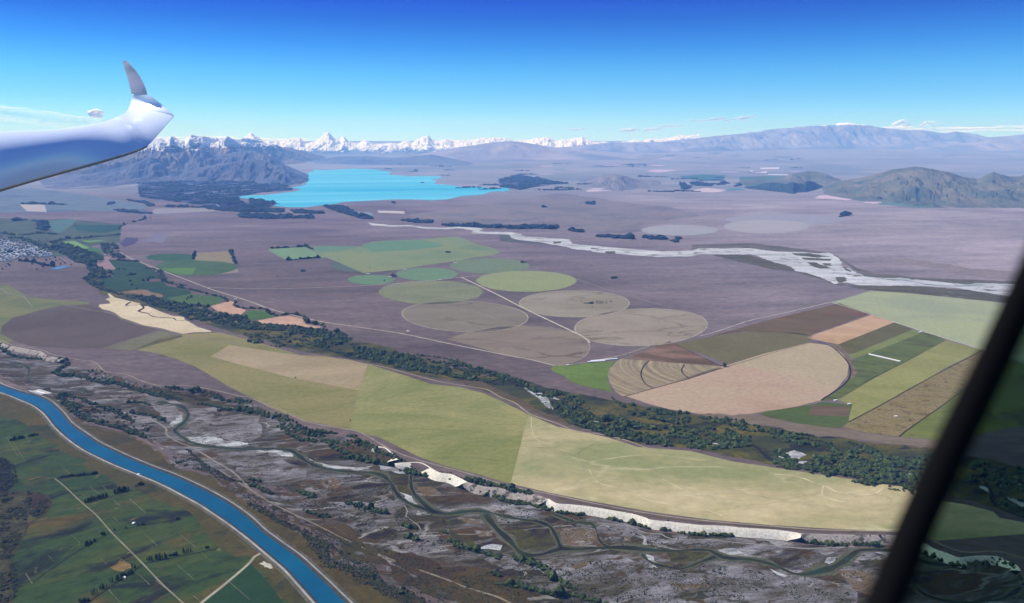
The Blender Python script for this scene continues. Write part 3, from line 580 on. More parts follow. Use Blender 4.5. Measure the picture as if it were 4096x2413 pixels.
S('field', 'B1 1590,680 1700,718 1780,740 1900,742 1940,672 1660,674', 4, [(88, 140, 104), (96, 146, 106)], 'bright green wedge of the large green circle', s=200, fine=.09)
S('field', 'B1 1925,525 2275,506 2332,636 2200,612 1912,598', 4, [(138, 132, 126), (148, 138, 130)], 'tan field with dark hedges beside the green circles', s=260, fine=.10, st=3)
S('verge', 'B1 2340,680 2362,716 2170,733 2290,705', 4, [(146, 134, 142), (156, 142, 148)], 'pale corner beside the large green circle', cat='verge', s=200)
# valley farmland by the town
S('farmland', 'B1 -900,160 0,180 470,190 650,185 760,195 1210,245 1190,340 1190,420 1040,430 900,460 1060,560 800,560 540,560 300,560 0,350 -900,330', 1, [(84, 108, 130), (96, 118, 132), (82, 100, 124)], 'blue green farmland behind the town', s=500, fine=.12, fs=60, patch=[((60, 78, 112), 200, .58, .68)])
S('field', 'B1 720,246 1212,248 1170,300 1000,330 760,300', 2, [(58, 102, 124), (66, 110, 128)], 'dark teal field behind the town', s=300)
S('field', 'B1 470,215 650,192 760,196 715,246 600,330 480,290', 2, [(92, 128, 150), (98, 134, 150)], 'light teal field behind the town', s=300)
S('field', 'B1 625,415 740,405 880,470 850,500 740,490', 3, [(116, 158, 124), (126, 166, 126)], 'bright yellow green field between the tree belts', s=200)
S('field', 'B1 800,402 1000,394 1040,406 880,426', 3, [(104, 146, 126), (110, 150, 126)], 'thin bright green field under the tree row', s=200)
S('field', 'B1 860,470 980,480 1022,520 880,510', 3, [(74, 124, 118), (80, 128, 118)], 'small mid green field beside the yellow green one', s=200)
S('field', 'B1 1180,432 1250,370 1372,380 1340,430 1230,466', 2, [(88, 92, 138), (94, 98, 142)], 'square purple field by the airstrip', s=200)
S('airstrip', 'B1 1340,430 1560,320 1680,335 1620,425 1460,420', 2, [(124, 124, 160), (134, 136, 160)], 'faint pale patch of the grass airstrip', cat='airfield', s=200, rg=20)
S('field', 'B1 195,45 440,45 462,119 265,112', 2, [(176, 172, 186), (184, 180, 190)], 'small cream rectangle behind the left farmland', s=300)
S('field', 'B1 1490,130 1530,86 2190,80 2130,112 1560,141', 2, [(148, 150, 172), (156, 156, 174)], 'long beige field in front of the dark forest', s=400)
S('farmland', 'B1 -900,-60 300,-120 800,-60 1450,50 1440,110 900,105 400,120 -900,130', 1, [(104, 132, 166), (118, 140, 170), (100, 124, 166)], 'hazy green blue farmland under the wing', s=900, fine=.08, fs=90)
S('pasture', 'B1 1070,592 1240,590 1400,625 1560,722 1600,790 1650,850 1880,895 1890,930 2212,962 2180,1012 2100,1045 1900,1042 1650,1002 1520,932 1250,902 1060,872 960,802 1132,752 1042,702 1142,690 1100,640', 3, [(50, 92, 92), (62, 104, 98)], 'deep green river pasture between two tree belts', s=300, fine=.08)
S('pasture', 'B1 1650,972 1880,930 2210,966 2180,1020 2080,1046 1800,1022', 4, [(76, 114, 96), (86, 122, 98)], 'paler green end of the river pasture', s=200)
S('pasture', 'B2 0,848 100,845 160,860 200,890 265,905 80,940 0,935 B1 2370,1160 2473,1090', 4, [(72, 116, 84), (82, 124, 90)], 'small green paddock between two pink fields', s=150)
S('clearing', 'B1 950,570 1050,556 1100,570 1070,592 1145,682 1090,698 1000,680 940,640 1040,612', 4, [(144, 126, 146), (156, 134, 150)], 'pink bare field beside the trees', s=120, fine=.08)
S('clearing', 'B1 1210,905 1430,885 1520,920 1600,932 1620,965 1500,960 1300,925', 5, [(128, 110, 108), (148, 122, 114)], 'brown scrubby clearing on the river pasture', s=80, fine=.2, rg=12)
S('clearing', 'B1 1420,790 1610,780 1600,806 1470,808', 5, [(108, 94, 122), (118, 102, 126)], 'purple brown strip by the poplars', s=80)
PINK = [(194, 148, 136), (210, 164, 146)]
S('field', 'B1 2085,1050 2200,1020 2280,1000 2320,1010 2320,1055 2435,1092 2380,1138 2250,1128 2150,1100', 5, PINK, 'left pink ploughed field by the woodland edge', s=120, fine=.1, lines=[((150, 104, 98), 110, .05, .8)])
S('field', 'B2 80,945 270,910 390,900 530,930 550,985 700,1008 690,1028 560,1012 350,995 100,975', 5, PINK, 'right pink ploughed field by the woodland edge', s=120, fine=.1, lines=[((150, 104, 98), 110, .05, .8)])
water('pond', px('B1 480,685 560,665 640,650 690,652 640,672 540,692'), 4, (86, 140, 196), (96, 150, 200), 'small blue pond below the town', 'pond', s=100)
# far fields
for q, c, lb, L in (('A3 845,898 920,872 1075,850 1130,892 1000,905 870,912', (190, 180, 206), 'cream pair of fields in front of the middle hills', 2), ('A3 1885,895 2040,870 2235,890 2180,912 2050,916', (200, 186, 206), 'cream field right of the middle hills', 3),
                 ('A3 1445,705 1520,690 1790,695 1640,710 1560,718', (200, 186, 216), 'long pink sliver of a field far away', 2), ('A4 630,975 690,945 850,935 880,965 1080,970 960,995 780,980', (200, 182, 206), 'cream field at the foot of the brown hills', 6),
                 ('A4 1110,1015 1230,980 1330,960 1400,975 1360,990 1250,1030', (202, 182, 206), 'cream field around the farm trees at the hill foot', 6), ('A4 1265,1030 1400,990 1530,1000 1700,1030 1960,1062 1700,1066 1450,1046', (108, 148, 166), 'green field below the farm trees at the hill foot', 5),
                 ('A4 100,670 290,666 290,682 105,684', (212, 206, 228), 'thin white field streak beyond the low hills', 2), ('A4 -10,698 170,708 160,724 10,714', (212, 204, 226), 'second thin white field streak beyond the low hills', 2), ('A4 180,733 372,736 372,746 180,742', (206, 202, 226), 'lowest thin white field streak by the low hills', 2),
                 ('A2 1260,1095 1520,1100 1532,1126 1270,1116', (190, 184, 192), 'cream strip between the lake and the river', 2), ('A2 1010,1100 1200,1115 1220,1152 1080,1132 1000,1110', (132, 152, 176), 'grey green field at the lake outlet', 2),
                 ('A3 1780,755 2000,735 2230,745 2200,800 2000,800 1800,775', (96, 140, 172), 'hazy teal farmland behind the cream field', 1), ('A3 2230,880 2380,872 2430,892 2250,896', (96, 146, 176), 'small teal field behind the cream field', 2),
                 ('A4 -100,760 350,750 420,780 300,850 0,870 -100,830', (104, 140, 166), 'hazy green farmland before the low hills', 1)):
    S('field', q, L, [c, tuple(min(255, v + 7) for v in c)], lb, s=600, rg=30 if L == 1 else 0)
for a, c, lb in ((('F', 1672, 566, 95, 13), (158, 160, 176), 'faint pale green circle beyond the braided river'), (('F', 1885, 557, 104, 17), (164, 162, 178), 'second faint pale circle beyond the braided river'), (('F', 1935, 540, 150, 13), (152, 154, 178), 'faint wide circle behind the second pale circle')):
    sheet('dry_circle', ell(*a), 2 if 'wide' in lb else 3, [c, tuple(v + 6 for v in c)], lb, s=600, fine=.10)

# ------------------------------------------------------------------ braided river
S('river_flat', 'B3 0,90 100,100 120,140 500,190 380,192 100,168 0,158', 2, [(92, 106, 128), (104, 114, 132)], 'blue grey flat under the narrow braided river', cat='river flat', s=200, fine=.15, rg=12)
S('river_flat', 'B3 1900,196 2473,180 B4 0,205 430,258 560,272 660,330 820,430 1000,478 1400,520 1900,540 2473,560 3200,640 3200,800 2300,600 900,510 560,280 0,262 B3 1900,255', 2, [(98, 104, 120), (124, 122, 136)], 'grey flat behind the braided river', cat='river flat', s=200, fine=.2, st=3, rg=12)
S('river_flat', 'B4 -280,290 0,368 170,418 230,470 500,545 600,590 850,600 1100,600 1500,610 2100,660 2473,700 3200,800 3200,860 2300,772 1700,712 1300,672 900,642 700,592 400,502 200,462 0,442 B3 2100,300', 2, [(84, 92, 98), (112, 110, 116)], 'dark scrubby flat in front of the braided river', cat='river flat', s=150, fine=.25, st=3, rg=10, patch=[((150, 148, 156), 90, .62, .7)])
BRAID = [(168, 172, 184), (192, 194, 206), (208, 208, 218)]
S('braided_river', 'A2 1165,1212 1220,1222 1400,1240 1560,1238 1750,1260 1950,1264 2060,1252 2200,1250 2240,1266 2310,1272 2275,1298 2330,1306 2473,1306 B3 0,72 100,70 200,88 230,113 350,120 560,133 690,143 715,184 800,198 900,203 1100,223 1250,233 1450,248 1600,263 1900,253 1960,233 2473,230 B4 -120,245 0,262 200,268 330,273 440,283 550,272 620,318 670,368 682,418 740,430 812,470 900,508 1100,526 1250,522 1400,538 1700,568 2000,578 2300,583 2600,600 3300,700 3300,840 2440,722 2300,700 2080,668 1800,622 1600,612 1400,602 1100,600 850,598 700,570 600,588 500,540 380,488 225,458 170,418 100,390 0,370 -160,310 B3 2473,292 1960,292 1900,312 1550,317 1350,302 1150,287 950,272 900,252 750,242 650,217 500,192 380,167 200,152 112,132 92,97 0,92 A2 2300,1322 2200,1320 2210,1295 2150,1280 2060,1272 1950,1280 1750,1277 1560,1250 1400,1255 1200,1240', 4,
  BRAID, 'pale braided gravel river crossing the plain', cat='river', s=200, fine=.1, st=3, rg=14, patch=[((122, 124, 132), 90, .57, .63)], lines=[((156, 166, 182), 260, .03, .7)])
for q in ('B4 170,280 350,280 550,314 400,320 220,302', 'B4 280,322 560,336 560,356 300,346', 'B4 330,370 400,370 580,430 450,432 360,402', 'B4 480,378 560,380 572,405 500,402', 'B4 602,515 700,513 722,558 640,572', 'B4 690,420 762,450 750,466 700,440', 'B4 720,480 800,500 740,496',
          'B4 60,327 150,342 70,336', 'B4 1360,612 1620,620 1560,650 1420,640', 'B4 1700,650 2080,668 2000,690 1750,690', 'B4 1740,560 1980,580 1900,590 1660,562', 'B4 2060,632 2230,655 2120,652', 'B4 1100,538 1250,545 1180,550', 'B4 820,485 1000,520 900,510',
          'B3 520,165 600,165 602,182 530,186', 'B3 902,226 985,234 960,240 905,236', 'B3 1042,260 1142,260 1142,283 1052,280', 'B3 1225,262 1295,270 1240,270', 'B3 1965,244 2080,246 2000,250', 'B3 1920,268 2020,270 1930,276', 'B3 2065,266 2300,258 2150,266', 'B3 2390,212 2473,212 2473,224 2400,222'):
    S('river_island', q, 5, [(92, 100, 108), (112, 116, 122)], 'dark scrubby island in the braided river', cat='river island', s=80, fine=.2, rg=10)
ribbon('river_channel', px('B4 900,500 1100,535 1300,548 1500,585 1700,605 1900,600 2100,590 2300,600 2440,625'), 22, 6, (110, 134, 166), 'blue water thread in the right of the braided river', 'river', jag=.7)

# ------------------------------------------------------------------ roads and tracks
for nm, q, wd, c, lb, L in (
    ('gravel_road', 'B1 1190,520 1290,575 1400,620 1640,712 1850,792 2080,880 2473,1005 B2 170,822 400,885 700,955 1000,1000 1500,1075 1900,1160 2473,1275 B3 300,1332 540,1392', 15, (178, 166, 162), 'long pale gravel road beside the woodland band', 6),
    ('gravel_road', 'B3 540,1392 700,1382 900,1350 1200,1290 1400,1225 1560,1170', 12, (160, 148, 138), 'pale track curving past the white sheds', 6),
    ('gravel_road', 'B3 1980,1098 2140,1055 2473,945 B4 0,893 280,830 560,764', 12, (184, 172, 168), 'straight pale road between plain and brown field', 6),
    ('gravel_road', 'B1 2060,866 2473,879 B2 400,629 1000,606 1400,584 1850,545 2090,516 2473,480 B3 50,474', 13, (178, 168, 172), 'straight white road crossing the plain under the green circles', 6),
    ('farm_track', 'B1 2060,858 2473,845 B2 500,565 980,510', 7, (142, 128, 152), 'faint upper track across the plain', 5),
    ('gravel_road', 'B2 2085,515 2300,618 2473,702 B3 230,822 520,960 820,1105 885,1165', 15, (196, 186, 172), 'bright diagonal road between the irrigation circles', 6),
    ('gravel_road', 'B4 560,764 690,800 930,875 1190,961 1600,1091 2120,1252 2473,1366 3300,1640', 12, (196, 188, 178), 'diagonal white road in front of the huge pale field', 6),
    ('farm_track', 'B3 760,535 1000,620 1270,700 1500,765 1700,815', 8, (158, 146, 154), 'faint track touching the two beige circles', 5),
    ('farm_track', 'B2 1850,785 2200,860 2473,940 B3 160,975', 8, (150, 142, 138), 'faint track across the grey brown circle', 5),
    ('farm_track', 'B2 740,318 860,360 1000,425 1130,478 1170,487', 7, (158, 160, 150), 'thin track along the large green circles', 5),
    ('gravel_road', 'D2 -300,170 0,360 350,562 620,690 900,832 1250,992 1550,1112 1900,1232 2150,1332 2473,1432 D3 300,1600', 7, (140, 130, 118), 'straight pale track through the brown scrubland', 6),
    ('gravel_road', 'C1 400,695 640,680 850,730 1000,810 1250,872 1500,942 1640,1022 1645,1080 1750,1152 1900,1212 2100,1332 2300,1452 D1 2473,360', 8, (142, 138, 138), 'grey track winding down to the river bend', 6),
    ('gravel_road', 'C1 -200,100 0,150 120,195 420,250 500,285 780,346 900,355 975,398 1045,462 1250,490 1400,553 1600,604 1850,600 2100,640 2350,698 2473,718 C2 200,806 330,850 560,956 950,1032 1100,1066 1400,1236 1700,1346 2000,1426 2150,1466 D3 60,320 300,368 560,418 970,504 1400,584 1900,654 2473,708 D4 0,724 500,760 1280,778 1500,835 1850,975 2200,970 2473,1040 3000,1200', 7, (158, 146, 136), 'pale track along the rim of the terrace', 6),
    ('farm_track', 'D3 560,440 970,524 1400,606 1900,672 2300,706 D4 0,738 600,772 1280,790', 5, (110, 98, 84), 'second brown track along the cliff top', 6),
    ('farm_track', 'D1 540,250 640,330 810,490 950,610 1100,780 1250,930 1410,1090 1600,1290 1810,1483 1950,1640', 4.5, (136, 136, 118), 'pale straight farm track through the pasture', 6),
    ('gravel_road', 'D1 1800,1660 1990,1483 2200,1315 2380,1165 2473,1080 D2 50,1020 115,985', 9, (170, 166, 146), 'pale road leaving the canal through the pasture', 6),
    ('farm_track', 'D1 100,1600 100,1450 95,1300 90,1100 160,930 255,780 275,710 400,630 480,560 505,500 470,430 380,385', 7, (74, 74, 58), 'track at the foot of the brushy slope', 6),
    ('farm_track', 'C2 1150,385 1350,422 1600,490 1900,566 2200,612 2350,642 2473,712 C3 150,772 300,882 560,972 750,1052 1000,1082 1250,1142 1470,1225', 7, (178, 162, 136), 'pale line along the top edge of the terrace fields', 6),
    ('farm_track', 'B1 640,1040 880,1085 1130,1130 1200,1176 1400,1242 1600,1282 1820,1342 C1 2200,160 2473,225', 8, (148, 140, 138), 'pale track below the cream field', 5),
    ('farm_track', 'B1 0,870 90,930 230,960 320,1060', 7, (148, 146, 140), 'short pale track in the left green field', 5),
    ('farm_track', 'B1 1200,500 1350,430 1560,320 1700,250 1860,190', 10, (140, 136, 164), 'pale line beside the airstrip', 5),
    ('highway', 'B1 -600,140 0,130 400,125 900,110 1200,124 1500,145 1900,130 2250,106', 26, (124, 156, 196), 'pale blue highway line across the left basin', 5),
    ('gravel_road', 'A1 2050,1425 2100,1484 B1 2150,50 2210,95', 22, (150, 170, 206), 'pale road winding out of the dark forest', 6),
    ('gravel_road', 'A4 0,885 200,905 420,935', 22, (190, 190, 210), 'white road line under the dark plantation', 6),
    ('farm_track', 'C1 810,1025 900,1020 1180,1060 1300,1110 1500,1200 1620,1300 1680,1380', 5, (112, 100, 84), 'faint track on the brown flat by the canal', 5),
    ('farm_track', 'D2 1530,520 1560,580 1540,620 1670,720 1680,780 1600,800 1860,785', 4, (150, 144, 146), 'small angular track on the gravel flat', 6),
    ('farm_track', 'D3 960,690 1250,720 1450,790 1600,800 1700,850 2100,860 2300,880 D4 200,935 400,940 800,925', 5, (150, 146, 152), 'thin path on the lilac gravel under the cliff', 6)):
    ribbon(nm, px(q), wd, L, c, lb, 'road' if 'road' in nm or nm == 'highway' else 'track')
for q, lb in (('D1 600,245 960,210', 'first'), ('D1 830,500 1060,440 1270,385', 'second'), ('D1 1090,775 1350,725 1770,655', 'third'), ('D1 360,1250 650,1050 860,910 1085,790', 'fourth'), ('D1 1415,1095 1800,1018 2150,945', 'fifth'), ('D1 840,1500 1130,1298 1410,1105', 'sixth'), ('C1 0,975 180,938', 'seventh'), ('C1 240,1360 600,1260', 'eighth')):
    ribbon('field_boundary', px(q), 5, 4, (34, 44, 32), 'dark %s fence line from the top of the pasture' % lb, 'field edge', smooth=False, jag=.4)
for q, lb in (('C3 1740,190 2000,320 2190,405', 'dark line beside the maroon triangle'), ('C3 1220,712 1520,626 1870,532 2190,430 2473,345 C4 0,272 400,165', 'dark line between stripes and pink stubble'), ('C4 738,962 1040,802 1560,512 2062,250', 'dark edge of the rough brown strip'), ('C4 1240,1104 1300,1052 1660,800 1990,560', 'dark line through the rough brown strip'), ('C4 850,590 1040,495 1272,378 1480,270', 'dark broken line in the green strip')):
    ribbon('field_boundary', px(q), 5, 5, (72, 70, 56), lb, 'field edge', smooth=False, jag=.4)
for q, c, lb in (('D3 1380,440 1500,470 1650,500 1760,530 2000,550 2200,620', (206, 192, 150), 'pale sheep track low on the golden field'), ('D3 1600,250 1750,330 1900,400 2000,410 2473,350', (208, 194, 152), 'pale track forking in the golden field'),
                ('D3 880,160 930,250 1010,305 1300,365 1550,375 1700,420 1900,415 2000,410 2150,460 2473,495', (208, 194, 152), 'long winding pale track through the golden field'), ('D4 0,205 200,225 300,250 400,295 520,330 620,385 750,400 920,410 1020,390 1080,340', (218, 200, 156), 'pale curved track at the right end of the golden field'),
                ('D4 490,320 475,390 500,440 620,470 800,490', (214, 198, 154), 'short pale branch track at the right end of the golden field'), ('C2 1370,1040 1600,1025 1900,1040 2300,1060', (120, 128, 84), 'dark damp arc across the green and olive field'), ('C2 1780,1335 2000,1302 2200,1310 2473,1345', (120, 126, 84), 'lower dark arc in the green and olive field'),
                ('C2 1400,790 1700,800 2000,790', (122, 132, 84), 'upper dark streak in the green and olive field'), ('C3 200,1205 420,1215 580,1245 760,1300 900,1350', (150, 142, 104), 'dark gully line in the golden field'), ('C3 760,1280 900,1190 1050,1150 1200,1130', (146, 138, 100), 'dark gully arm in the golden field'),
                ('C3 310,900 312,1000 340,1110 420,1160 530,1200', (206, 188, 146), 'pale track beside the border of the golden field'), ('C3 900,1350 1100,1320 1300,1295 1600,1290 2000,1340', (210, 192, 150), 'pale track in the upper golden field')):
    ribbon('farm_track', px(q), 4, 3, c, lb, 'track', jag=.9)
# pale scars of the border dykes
SC = ['D1 1280,450 1440,590', 'D1 1120,460 1190,525', 'D1 1120,630 1165,670', 'D1 1420,790 1555,915', 'D1 1765,790 1935,932', 'D1 1990,985 2075,1055', 'D1 1360,1185 1480,1300', 'D1 1075,1350 1190,1480', 'D1 1000,1040 1060,1100', 'D1 480,1015 540,1075', 'D1 255,1190 320,1290', 'D1 960,740 1005,800', 'D1 600,120 700,210', 'D1 700,800 790,890', 'D1 1750,1100 1925,1255', 'D1 890,335 990,410', 'D1 1010,320 1060,370', 'D1 2230,1240 2473,1450', 'D1 2310,815 2473,940', 'C1 60,1100 180,1300', 'C1 85,1090 250,1350', 'D1 1540,1260 1720,1400', 'D1 1180,1040 1300,1110', 'D1 1910,1410 1960,1445']
ms = gmat('dry_scar', [(.08, .09, .045), (.17, .16, .10)], s=25, fine=.2, fs=6)
for i, q in enumerate(SC):
    o = ribbon('dry_streak', px(q), 1.5, 4, ms, 'thin straw coloured streak running down the green pasture', 'ground streak', jag=1.0, smooth=False)
    o['group'] = 'dry streaks in the pasture'
S('dry_patch', 'D1 1090,1130 1180,1060 1300,1110 1310,1130 1200,1185 1150,1170', 3, [(128, 100, 66), (150, 120, 80)], 'orange straw patch beside the hedgerow trees', s=40, ang=-40, st=3, rg=10, cat='ground patch')
S('gravel_pile', 'D2 95,1090 130,1068 160,1075 230,1130 215,1142 140,1115', 5, [(196, 190, 176), (210, 204, 190)], 'pale gravel clearing at the canal road fork', s=40, rg=4, cat='gravel')
S('gravel_pile', 'B2 1580,1046 1563,1056 1545,1050 1552,1042', 5, [(212, 204, 200)], 'small white pad beside the long road', s=100, cat='gravel')

# ------------------------------------------------------------------ white cliff under the golden field
def cliff(name, q, drop, run, mat, label, amp=3.0):
    C = smooth_line([at(*p) for p in px(q)], 6)
    nt_ = 13; V = []; F = []; n = len(C); s = 0.0
    for i, p in enumerate(C):
        a, b = C[max(0, i - 3)], C[min(n - 1, i + 3)]; t = (b - a) / np.linalg.norm(b - a); nn = np.array([t[1], -t[0]])
        if i: s += np.linalg.norm(C[i] - C[i - 1])
        fade = min(1, i / 6, (n - 1 - i) / 6)
        for j in range(nt_):
            w_ = j / (nt_ - 1)
            gul = abs(noise.noise(Vector((s / 9.0, w_ * .6, 1.7)))) + .5 * abs(noise.noise(Vector((s / 3.5, w_, 5.1))))
            wid = run * (1 + .12 * noise.noise(Vector((s / 70.0, 0, 9))))
            off = -1.0 + wid * w_ + gul * amp * math.sin(math.pi * min(1, w_ * 1.1))
            z = 1.2 - (drop * fade + 1.2) * w_ ** 1.15 + 1.2 * noise.noise(Vector((s / 5, w_ * 6, 0))) * math.sin(math.pi * w_)
            q_ = p + nn * off; V.append((q_[0], q_[1], GZ + z + 2 * KL * q_[1]))
            if i and j:
                k = i * nt_ + j; F.append((k, k - nt_, k - nt_ - 1, k - 1))
    o = mesh_obj(name, V, F, mat, smooth=False)
    return tagp(o, label, 'cliff', None, 'structure')
def cliffmat(name, a, b, c, veg):
    m, t, bb = newmat(name)
    f = noi(t, pos(t, (1, 1, .25)), 1 / 6, 7, .7); f2 = noi(t, pos(t, (1, 1, 1)), 1 / 30, 5)
    k = ramp_(t, f, [(.3, a), (.5, b), (.7, c)])
    k = mixc(t, thr(t, f2, veg, veg + .08), k, (.07, .07, .05))
    t.links.new(k, bb.inputs['Base Color']); return m
CW = cliffmat('white_silt', (.40, .37, .29), (.60, .56, .45), (.72, .68, .57), .72)
CB = cliffmat('scree', (.17, .14, .12), (.30, .26, .22), (.42, .38, .33), .52)
cliff('white_cliff', 'D3 480,455 560,500 700,512 850,528 980,548 1150,577 1300,602 1430,640 1500,665 1680,682 1850,702 2000,717 2200,724 2400,742 D4 0,762 150,780 270,800', 20, 25, CW, 'long white silt cliff below the golden field')
cliff('scree_slope', 'D4 255,798 500,805 800,812 1280,822 1420,868', 20, 28, CB, 'brown speckled scree slope right of the white cliff')
cliff('white_cliff', 'D4 1420,868 1500,900 1580,950 1700,990 1830,1035 2000,1020 2200,1025 2300,1065 2400,1115 2440,1170', 20, 25, CW, 'cliff seen through the tinted pane')
cliff('white_cliff', 'D2 1430,105 1560,95 1700,100 1860,190 2000,215 2150,290', 19.5, 32, CW, 'short white slip between the willows and the rim track')
cliff('white_cliff', 'C2 1225,1205 1330,1215 1400,1265 1470,1335', 19.5, 44, CW, 'small bright white slip above the willow belt')
cliff('scree_slope', 'C1 -200,140 0,168 60,197 250,237 400,264 470,307 640,337', 19.5, 28, CB, 'grey scree bank at the left edge of the terrace')
cliff('scree_slope', 'D2 2150,290 2300,330 2473,350 D3 100,365 300,402 480,455', 19.5, 32, CB, 'scrubby bank left of the white cliff')

# ------------------------------------------------------------------ woods and scrub
def ico(sub):
    bm = bmesh.new(); bmesh.ops.create_icosphere(bm, subdivisions=sub, radius=1.0)
    V = np.array([v.co[:] for v in bm.verts]); F = np.array([[l.index for l in f.verts] for f in bm.faces]); bm.free(); return V, F
IV, IF = ico(1); IV2, IF2 = ico(2)
def blobs(V0, k, sq, seed):
    out = []
    for s in range(k):
        V = V0.copy()
        for i, v in enumerate(V):
            n = noise.fractal(Vector(v * 1.6) + Vector((s * 7.1 + seed, 0, 0)), .7, 2.0, 3)
            V[i] = v * (1 + .55 * n)
        V[:, 2] = V[:, 2] * sq + sq * .7; out.append(V)
    return out
BL = blobs(IV, 10, 1.0, 1)
def scatter_mesh(name, P, size, hr, mat, sub=None):
    """one mesh of uneven clumps at ground points P (n,2)"""
    n = len(P)
    if n == 0: return None
    Z = zg(P[:, 0], P[:, 1], 3)
    r = size * np.exp(rng.normal(-.08, .42, n)); h = r * hr * rng.uniform(.75, 1.3, n); a = rng.uniform(0, 6.283, n)
    V0 = np.stack([BL[i] for i in rng.integers(0, len(BL), n)])
    ca, sa = np.cos(a)[:, None], np.sin(a)[:, None]
    X = (V0[:, :, 0] * ca - V0[:, :, 1] * sa) * r[:, None] + P[:, 0:1]
    Y = (V0[:, :, 0] * sa + V0[:, :, 1] * ca) * r[:, None] + P[:, 1:2]
    ZZ = V0[:, :, 2] * h[:, None] * .62 + Z[:, None]
    V = np.stack([X, Y, ZZ], -1).reshape(-1, 3)
    F = (IF[None] + (np.arange(n) * len(IV))[:, None, None]).reshape(-1, 3)
    me = fast_mesh(name, V, F, smooth=False); me.materials.append(mat)
    o = bpy.data.objects.new(name, me); COL.objects.link(o); return o
def leafmat(name, a, b, c, s=22.0):
    m, t, bb = newmat(name); bb.inputs['Roughness'].default_value = .9
    f = noi(t, pos(t), 1 / s, 4, .6); f2 = noi(t, pos(t), 1 / 2.2, 3, .7)
    k = ramp_(t, f, [(.34, a), (.5, b), (.66, c)])
    k = mixc(t, 1.0, k, ramp_(t, f2, [(.3, (.65,) * 3), (.7, (1.35,) * 3)]), 'MULTIPLY')
    t.links.new(k, bb.inputs['Base Color']); return m
WIL = leafmat('willow_leaves', (.020, .036, .014), (.042, .064, .020), (.080, .098, .034))
CON = leafmat('conifer_needles', (.012, .022, .016), (.018, .032, .020), (.028, .044, .026))
SCR = leafmat('scrub_leaves', (.028, .034, .016), (.044, .050, .024), (.066, .066, .032), 12)
FAR = leafmat('forest_canopy', (.006, .016, .028), (.010, .022, .034), (.016, .030, .040), 90)  # navy of the hazy distance tinted into the leaf colour
FLN = {}
def nmask(X, Y, s, seed):
    return np.array([noise.fractal(Vector((x / s, y / s, seed)), .7, 2.0, 4) for x, y in zip(X, Y)])
def fill(q, n, s=60, cut=-9, L=3):
    """n points in a pixel polygon, kept where noise of size s is over cut"""
    P = np.array([gp(x, y)[:2] for x, y in px(q)]); out = []
    lo, hi = P.min(0), P.max(0); tot = 0
    while tot < n:
        Q = rng.uniform(lo, hi, (4 * n, 2)); Q = Q[pip(Q[:, 0], Q[:, 1], P)]
        if not len(Q): break
        if cut > -5: Q = Q[nmask(Q[:, 0], Q[:, 1], s, 4.4) > cut]
        out.append(Q); tot += len(Q)
        if len(out) > 6: break
    return np.vstack(out)[:n] if out else np.zeros((0, 2))
def along(q, n, w_):
    C = np.array(smooth_line([gp(x, y) for x, y in px(q)], 15)); s = np.r_[0, np.cumsum(np.linalg.norm(np.diff(C, axis=0), axis=1))]
    t = rng.uniform(0, s[-1], n); wob = 1 + .8 * np.array([noise.noise(Vector((v / 90, 3, 0))) for v in t])
    return np.stack([np.interp(t, s, C[:, 0]) + rng.normal(0, w_ / 2, n) * wob, np.interp(t, s, C[:, 1]) + rng.normal(0, w_ / 2, n) * wob], -1)
def stuff(name, Ps, size, hr, mat, label, cat):
    P = np.vstack([p for p in Ps if len(p)]); o = scatter_mesh(name, P, size, hr, mat)
    return tagp(o, label, cat, None, 'stuff')
stuff('riverside_woodland', [fill('B1 540,420 700,450 940,530 1020,570 1030,610 930,640 1030,690 1130,740 1110,762 960,780 1035,830 1000,850 900,850 830,790 850,750 900,720 860,680 880,640 740,620 640,540 500,470', 2300, 90, -.1),
     fill('B1 990,450 1100,430 1170,450 1180,520 1240,575 1180,585 1060,560 1010,500', 330, 90, -.2), along('B1 500,425 640,392 770,385 980,365 1190,345', 260, 26), along('B1 1160,598 1370,612', 90, 18), along('B1 1180,300 1200,260 1350,215 1500,175', 70, 14),
     along('B1 150,370 300,410 420,460 560,500', 260, 60), along('B1 0,330 200,350 400,330 560,345', 160, 50)], 8.0, 1.3, WIL, 'dark tree belts winding past the town and pasture', 'woodland')
stuff('riverside_woodland', [fill('B1 900,850 1000,870 1250,940 1350,960 1520,960 1640,1010 1900,1040 2100,1062 2150,1110 2370,1150 2473,1180 B2 0,1100 B1 2473,1290 2250,1250 2060,1200 1900,1200 1700,1100 1540,1060 1370,990 1150,940 1000,890', 2300, 60, -.06),
     along('B1 1420,680 1560,690 1600,740 1620,800 1700,830 1830,852', 170, 26), along('B1 1750,865 1900,892 2050,932 2200,965 2255,1010', 120, 12), along('B1 2330,1010 2322,1050 2400,1072 2473,1082', 50, 9),
     along('B2 0,828 150,838 200,880 270,898 400,885 530,910 560,960 700,990 745,1012', 190, 9), along('B1 1250,750 1330,740', 24, 16)], 6.4, 1.3, WIL, 'dense willow wood between the cream field and pasture', 'woodland')
stuff('riverside_woodland', [fill('B2 0,950 90,980 350,995 560,1020 700,1030 900,1070 1030,1110 980,1150 900,1180 760,1210 800,1250 1000,1270 1300,1250 1500,1260 1640,1320 1800,1400 1860,1483 1550,1440 1400,1400 1200,1340 1000,1310 850,1270 770,1240 610,1190 650,1140 560,1080 300,1050 0,1040', 3300, 60, -.06),
     fill('B2 -100,1060 600,1080 760,1240 500,1240 0,1180', 260, 40, .12)], 5.4, 1.25, WIL, 'dark willow wood above the long tan field', 'woodland')
